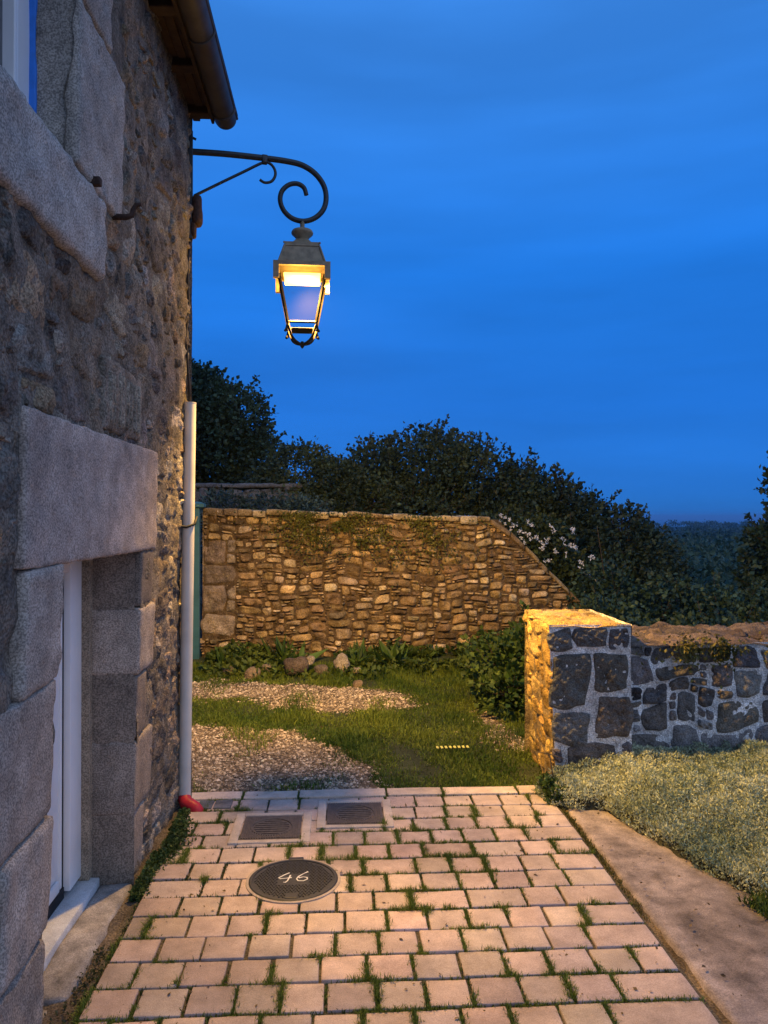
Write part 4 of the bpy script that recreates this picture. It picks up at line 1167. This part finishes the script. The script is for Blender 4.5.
K = leaf_col(P, len(X), ((.24, .30, .19), (.56, .59, .40)), 306, 3.0, .24)
leaf_mesh('tmp', P, D, L, L*.17, K, M_silver)
o = bpy.data.objects['tmp']; o.name = 'silver_ground_cover'; o.data.name = 'silver_ground_cover'
tag(o, 'dense mat of silvery green ground cover filling the bed below the low wall', 'ground cover', kind='stuff')
ux = np.arange(1.08, 4.9, .04); uy = np.arange(2.2, 4.70, .04)
U, Vv = np.meshgrid(ux, uy, indexing='ij')
ins = in_poly(U, Vv, bedp)
Z = np.where(ins, bed_h(U, Vv)*.55 - .02, -.03)
V = np.stack([U, Vv, Z], -1).reshape(-1, 3); a, b_ = U.shape; idx = np.arange(a*b_).reshape(a, b_)
F = np.stack([idx[:-1, :-1], idx[1:, :-1], idx[1:, 1:], idx[:-1, 1:]], -1).reshape(-1, 4)
kf = ins.ravel()[F].any(1)
tag(np_mesh('bed_soil', V, F[kf], M_soil, None, np.array((.04, .042, .028))*(1 + .3*nz(V, 7, 307, 2))[:, None]), kind='structure')
# grass at the front corner of the bed
n = 5000
X = rng.uniform(1.66, 2.6, n); Y = rng.uniform(2.75, 3.12, n); k_ = (Y < 3.16 - .16*(X - 1.66)) & (X > 1.66 + (3.1 - Y)*.25)
tag(blades('bed_grass', X[k_], Y[k_], np.full(k_.sum(), .0), .03 + .05*rng.random(k_.sum()), .003, ((.05, .09, .012), (.12, .17, .03)), 308, .6),
    'green grass at the near corner of the silver plant bed', 'grass', kind='stuff')

def leafy(name, X, Y, Zs, size, cols, seed, hgt, aspect=.36, mat=None):
    r = np.random.default_rng(seed); n = len(X)
    P = np.stack([X, Y, Zs + hgt*r.random(n)**1.3], -1)
    D = np.stack([r.normal(size=n), r.normal(size=n), .35 + .5*r.random(n)], -1)
    L = size*(.5 + .9*r.random(n))
    return leaf_mesh(name, P, D, L, L*aspect, leaf_col(P, n, cols, seed, 3.0, .25), mat or M_leaf, seed=seed)
# weeds along the house foot
n = 7000
Y = rng.uniform(3.28, 4.28, n); X = -.855 + np.abs(rng.normal(size=n))*.032*(1 + .5*np.sin(Y*7)) - .02*(Y < 3.7)
g = nz(np.stack([0*Y, Y, 0*Y], -1), 1.6, 311, 3)
k_ = (g > -.55) ; X, Y = X[k_], Y[k_]
o = leafy('wall_foot_weeds', X, Y, np.full(len(X), -.012), .017, ((.030, .06, .016), (.085, .13, .035)), 312, .032)
tag(o, 'small green weeds growing along the foot of the house wall', 'weeds', kind='stuff')
n = 420
Y = rng.uniform(2.45, 2.95, n); X = -.865 + rng.normal(size=n)*.03
tag(leafy('step_weeds', X, Y, np.full(n, -.014), .012, ((.035, .05, .016), (.09, .085, .035)), 313, .012), 'sparse dark weeds at the edge of the doorstep', 'weeds', kind='stuff')
# weeds at the foot of the garden wall
n = 9000
X = rng.uniform(-1.4, 1.9, n); Y = 8.42 - np.abs(rng.normal(size=n))*.28
g = nz(np.stack([X, Y, 0*X], -1), 1.5, 321, 3)
k_ = g > -.25; X, Y, g = X[k_], Y[k_], g[k_]
hv = .06 + .30*np.clip(g + .1, 0, 1)*np.exp(-(8.42 - Y)/.5)
r_ = np.random.default_rng(322)
P = np.stack([X, Y, yard_z(X, Y) + hv*r_.random(len(X))], -1)
D = np.stack([r_.normal(size=len(X)), r_.normal(size=len(X)) - .3, .4 + .5*r_.random(len(X))], -1); L = .035 + .05*r_.random(len(X))
tag(leaf_mesh('wall_weeds', P, D, L, L*.33, leaf_col(P, len(X), ((.04, .075, .014), (.12, .16, .03)), 322), M_leaf, seed=323),
    'leafy green weeds at the foot of the garden wall', 'weeds', kind='stuff')
# strap leaved plants among the rocks
for k, (x, y, h, nl, lab) in enumerate(((-.58, 8.14, .36, 34, 'large leafy plant with arching leaves behind the brown rock'), (.18, 8.1, .26, 26, 'strap leaved plant against the wall behind the pale pointed rock'), (.55, 8.12, .30, 30, 'broad leaved weed in the middle of the garden wall foot'), (-1.2, 8.1, .22, 22, 'low leafy plant beside the teal gate'))):
    t = thing('leafy_plant', lab, 'plant', (x, y, .02), 0, 'plants at the foot of the garden wall')
    r_ = np.random.default_rng(330 + k)
    an = r_.uniform(0, 6.28, nl); el = r_.uniform(.3, 1.3, nl)
    D = np.stack([np.cos(an)*np.cos(el), np.sin(an)*np.cos(el), np.sin(el)], -1)
    P = D*.04 + np.stack([.05*r_.normal(size=nl), .05*r_.normal(size=nl), 0*an], -1)
    L = h*(.5 + .6*r_.random(nl))
    leaf_mesh('leaf_rosette', P, D, L, L*.11, leaf_col(P, nl, ((.04, .085, .015), (.10, .16, .03)), 340 + k), M_leaf, t, seed=350 + k, up=(0, 0, 1))
    P2 = P[:8] + D[:8]*L[:8, None]*.7
    leaf_mesh('young_leaves', np.repeat(P2, 4, 0), r_.normal(size=(32, 3)) + (0, 0, .5), .05, .014, leaf_col(np.repeat(P2, 4, 0), 32, ((.05, .09, .02), (.11, .17, .04)), 360 + k), M_leaf, t, seed=370 + k)
# moss and creeper on the garden wall top
n = 12000
X = np.concatenate([rng.normal(-.1, .35, n//2), rng.normal(.75, .45, n//2)]); Zc = gtop(X) - np.abs(rng.normal(size=n))*.24
g = nz(np.stack([X, Zc, 0*X], -1), 2.6, 381, 3); k_ = (g > .12 + .3*rng.normal(size=n)) & (rng.random(n) < .75) & (X > -1.3) & (X < 1.7)
P = np.stack([X, np.full(n, GY - .04) - .012*rng.random(n), Zc], -1)[k_]
D = np.stack([rng.normal(size=n)*.8, -.5 - rng.random(n)*.5, rng.normal(size=n) - .3], -1)[k_]; L = (.014 + .02*rng.random(n))[k_]
tag(leaf_mesh('wall_creeper', P, D, L, L*.4, leaf_col(P, len(P), ((.055, .07, .012), (.15, .15, .03)), 382), M_leaf, seed=383),
    'thin mossy creeper clinging to the top of the garden wall', 'creeper', kind='stuff')
n = 900
X = np.concatenate([rng.normal(2.14, .05, n//3), rng.normal(2.34, .05, n//3), rng.uniform(1.8, 4.5, n//3)]); Zc = .82 - np.abs(rng.normal(size=len(X)))*.08
P = np.stack([X, 4.61 - .02*rng.random(len(X)) + .25*rng.random(len(X))*(Zc > .78), Zc + .03], -1)
D = np.stack([rng.normal(size=len(X)), -.6*np.ones(len(X)), rng.normal(size=len(X))], -1)
tag(leaf_mesh('low_wall_creeper', P, D, .03, .009, leaf_col(P, len(X), ((.05, .06, .014), (.13, .12, .03)), 385), M_leaf, seed=386),
    'small green creeper hanging over the face of the low wall', 'creeper', kind='stuff')

DK = ((.020, .036, .022), (.055, .085, .045))
# shrub behind the pier
bush('leafy_shrub', 'round green shrub growing between the garden wall and the pier', 'shrub', (1.55, 6.7, -.02),
     [(1.45, 6.7, .25, .34, .4, .30), (1.70, 6.6, .32, .35, .4, .34), (1.38, 6.3, .12, .22, .3, .20), (1.85, 6.9, .35, .35, .4, .35)], 5200, .055, ((.04, .08, .014), (.11, .16, .03)), 401, .02, aspect=.4, mat=M_leaf, twigs=8)
bush('low_weed', 'small leafy weed at the foot of the pier beside the paving', 'plant', (1.20, 4.36, -.01),
     [(1.21, 4.30, .05, .05, .09, .05), (1.20, 4.42, .04, .04, .06, .04)], 420, .035, ((.03, .06, .012), (.08, .13, .03)), 402, .004, mat=M_leaf, twigs=3)

# the big trees and hedges behind the walls
bush('oak_tree', 'tall dense dark tree at the left, rising behind the house corner', 'tree', (-3.0, 13.2, -.3),
     [(-2.7, 13, 3.35, 1.0, .95, .85), (-1.75, 13, 3.25, .62, .7, .60), (-2.2, 12.9, 2.65, .95, .9, .75), (-3.7, 13.3, 3.5, 1.0, 1, 1.0), (-1.5, 12.9, 2.55, .58, .65, .58), (-4.3, 13.4, 2.7, 1.0, 1, 1.0), (-3.0, 12.9, 2.2, 1.1, .9, .8), (-2.45, 13, 3.75, .5, .5, .38)],
     46000, .066, ((.020, .036, .020), (.058, .088, .042)), 411, .15, hole=.04, aspect=.42, twigs=30)
bush('grey_shrub', 'low blue green shrub along the foot of the grey boundary wall', 'shrub', (-1.15, 9.7, -.1),
     [(-1.45, 9.8, 1.62, .40, .35, .30), (-.9, 9.8, 1.60, .40, .35, .30), (-.45, 9.7, 1.55, .35, .35, .32), (-1.1, 9.7, 1.1, .6, .4, .5)], 8000, .05, ((.022, .045, .040), (.05, .085, .075)), 412, .03, aspect=.25)
bush('laurel_bush', 'mid height bushy shrub between the tall tree and the elder bush', 'shrub', (-.35, 10.7, -.2),
     [(-.55, 10.8, 2.15, .52, .5, .50), (-.05, 10.7, 1.95, .50, .5, .48), (-.4, 10.6, 1.5, .7, .5, .5), (-1.0, 10.9, 1.95, .38, .4, .38), (.3, 10.6, 1.7, .5, .45, .45)], 20000, .056, ((.026, .042, .022), (.062, .090, .042)), 413, .05, hole=.05, aspect=.32)
bush('elder_bush', 'widest dark bush behind the garden wall, with twiggy open top', 'tree', (1.4, 11.2, -.4),
     [(.55, 11.1, 2.16, .55, .6, .58), (1.25, 11.1, 2.30, .70, .7, .62), (1.95, 11.1, 2.14, .65, .65, .60), (2.55, 11.1, 1.88, .55, .6, .55), (1.0, 10.9, 1.6, .9, .6, .6), (2.1, 10.9, 1.5, .9, .6, .6), (.3, 11, 1.8, .45, .5, .5), (2.95, 11.1, 1.6, .45, .5, .5)],
     34000, .060, DK, 414, .09, hole=.16, aspect=.33, twigs=46, shell=.35)
bush('hazel_bush', 'dark bush sloping down to the valley right of the elder bush', 'shrub', (3.7, 11.0, -.6),
     [(3.15, 11, 1.72, .42, .5, .46), (3.65, 11, 1.50, .45, .5, .46), (4.1, 11, 1.25, .5, .5, .50), (3.3, 10.8, 1.0, .8, .6, .7), (4.4, 10.9, .8, .6, .6, .6), (3.9, 10.7, .6, .9, .6, .6)], 22000, .060, DK, 415, .06, hole=.12, aspect=.36, twigs=24, shell=.4)
bush('bramble_bush', 'low green bramble mass just behind the low wall', 'shrub', (3.6, 8.0, -.9),
     [(3.05, 8.6, .55, .5, .5, .55), (3.6, 8.4, .45, .55, .5, .50), (4.2, 8.3, .35, .55, .5, .48), (4.8, 8.2, .40, .5, .5, .45), (2.7, 7.6, .35, .5, .5, .45), (3.6, 7.2, .2, .9, .5, .45), (5.0, 7.4, .2, .8, .5, .5)], 22000, .05, ((.020, .044, .026), (.055, .095, .05)), 416, .04, aspect=.4, twigs=20)
bush('bay_tree', 'dark tree at the right edge of the view', 'tree', (5.55, 9.1, -.9),
     [(5.35, 9, 1.15, .48, .5, .48), (5.75, 9.1, 1.9, .52, .5, .7), (5.2, 9, .55, .42, .5, .5), (6.2, 9.2, 1.3, .7, .6, .9), (5.6, 9, .3, .7, .6, .6), (5.22, 9.0, 2.0, .14, .14, .16)], 20000, .062, ((.016, .036, .022), (.045, .080, .042)), 417, .08, hole=.06, aspect=.4, twigs=24, shell=.4)
# white flowering climber over the sloping end of the wall
fl = bush('flowering_climber', 'climber with clusters of white flowers behind the sloping end of the wall', 'climbing plant', (2.4, 9.3, -.1),
     [(1.95, 9.25, 1.38, .34, .28, .28), (2.35, 9.25, 1.15, .40, .3, .36), (2.75, 9.25, .85, .40, .3, .36), (3.05, 9.2, .55, .38, .3, .34), (2.45, 9.3, 1.42, .30, .28, .22), (2.4, 9.25, .6, .5, .3, .5)], 12000, .05, ((.018, .032, .012), (.045, .066, .026)), 418, .03, aspect=.4, twigs=14)
r_ = np.random.default_rng(419)
CP = []
sp = [(500,520),(512,524),(520,530),(528,533),(536,538),(541,548),(552,530),(560,538),(566,545),(556,552),(575,560),(582,572),(590,580),(568,530),(545,542),(530,524),(578,590),(592,596),(548,560),(508,518),(572,548),(586,556),(523,541)]
for k in range(66):
    i = k % len(sp)
    xq = 1.87 + (sp[i][0] - 500)*.01185 + .03*r_.normal()*(k >= len(sp)); zq = 1.60 - (sp[i][1] - 516)*.01165 + .03*r_.normal()*(k >= len(sp))
    CP.append((xq - 2.4, 8.86 - .14*(sp[i][0] > 556) + .04*r_.random() - 9.3, zq + .1))
CP = np.array(CP)
for k in range(len(CP)):
    nf = int(r_.integers(7, 14))
    P = CP[k] + .009*r_.normal(size=(nf, 3)); D = r_.normal(size=P.shape) + np.array([0, -.8, .2])
    leaf_mesh('flower_cluster', P, D, .022 + .013*r_.random(nf), .008, np.full((nf, 3), .80)*np.array([1, 1, .96]), M_petal, fl, seed=420 + k)

# far woods in the valley, one mass of crowns
r_ = np.random.default_rng(430)
nt_ = 2700
dist = 26*(720/26)**(r_.random(nt_)**.85)
ang = R(-24) + R(74)*r_.random(nt_)
tx, ty = dist*np.sin(ang), dist*np.cos(ang)
keep = (tx > 5 + 0*tx) | (ty > 40)
tx, ty, dist = tx[keep], ty[keep], dist[keep]; nt_ = len(tx)
cr_ = 1.0 + np.minimum(dist/60, 1)*2.6*(.6 + .8*r_.random(nt_))
hz = terrain_z(tx, ty) + np.minimum(.4 + dist*.012, 3.0)*(.6 + .5*r_.random(nt_))
k = 105
d_ = unit(r_.normal(size=(nt_, k, 3))); d_[..., 2] = np.abs(d_[..., 2])*.9 - .15
P = np.stack([tx, ty, hz], -1)[:, None] + d_*cr_[:, None, None]*np.array([1, 1, .8])*(1 + .18*r_.normal(size=(nt_, k, 1)))
D = d_ + .8*r_.normal(size=d_.shape)
L = np.repeat((.10 + .0036*np.minimum(dist, 260))[:, None], k, 1)*(.7 + .6*r_.random((nt_, k)))
tone = np.clip(r_.normal(size=nt_)*.25 + .5, 0, 1)[:, None]
Kt = (np.array((.040, .066, .030))*(1 - tone) + np.array((.095, .115, .055))*tone)
K = np.repeat(Kt, k, 0)*(1 + .2*r_.normal(size=(nt_*k, 1)))
tag(leaf_mesh('woodland', P.reshape(-1, 3), D.reshape(-1, 3), L.ravel(), L.ravel()*.42, np.clip(K, .004, .3), M_leafd, seed=431),
    'dark woods covering the valley out to the horizon', 'woodland', kind='stuff')

# ================================================================== HAZE: evening air
m = bpy.data.materials.new('haze'); m.use_nodes = True; t = m.node_tree; t.nodes.clear()
o_ = N(t, 'ShaderNodeOutputMaterial'); pv = N(t, 'ShaderNodeVolumePrincipled')
pv.inputs['Color'].default_value = (.45, .72, 1.0, 1); pv.inputs['Density'].default_value = .00035; pv.inputs['Anisotropy'].default_value = .2
lk(t, pv.outputs[0], o_.inputs['Volume'])
mb = MB(); mb.box((-9500, -9500, -75), (9500, 9500, 14))
tag(mb.build('haze', m), 'thin evening haze in the valley air', 'haze', kind='stuff')

n = 420
X = np.concatenate([rng.uniform(-.8, 1.2, n//2), rng.uniform(1.26, 1.9, n//4), rng.uniform(-1.0, .9, n - n//2 - n//4)]); Y = np.concatenate([rng.uniform(1.6, 4.5, n//2), rng.uniform(2.0, 4.1, n//4), rng.uniform(4.6, 7.4, n - n//2 - n//4)])
Zl = np.where(Y > 4.54, yard_z(X, Y) + .012, np.where(X > 1.23, .008 + .010*(X - 1.25), .003))
D = np.stack([rng.normal(size=n), rng.normal(size=n), .15*np.abs(rng.normal(size=n))], -1); L = .008 + .016*rng.random(n)**2
tag(leaf_mesh('leaf_litter', np.stack([X, Y, Zl], -1), D, L, L*.3, leaf_col(np.stack([X, Y, Zl], -1), n, ((.06, .04, .018), (.20, .14, .06)), 501), M_leaf, seed=501, up=(0, 0, 1)),
    'scattered dry leaf crumbs lying on the paving, path and gravel', 'leaf litter', kind='stuff')
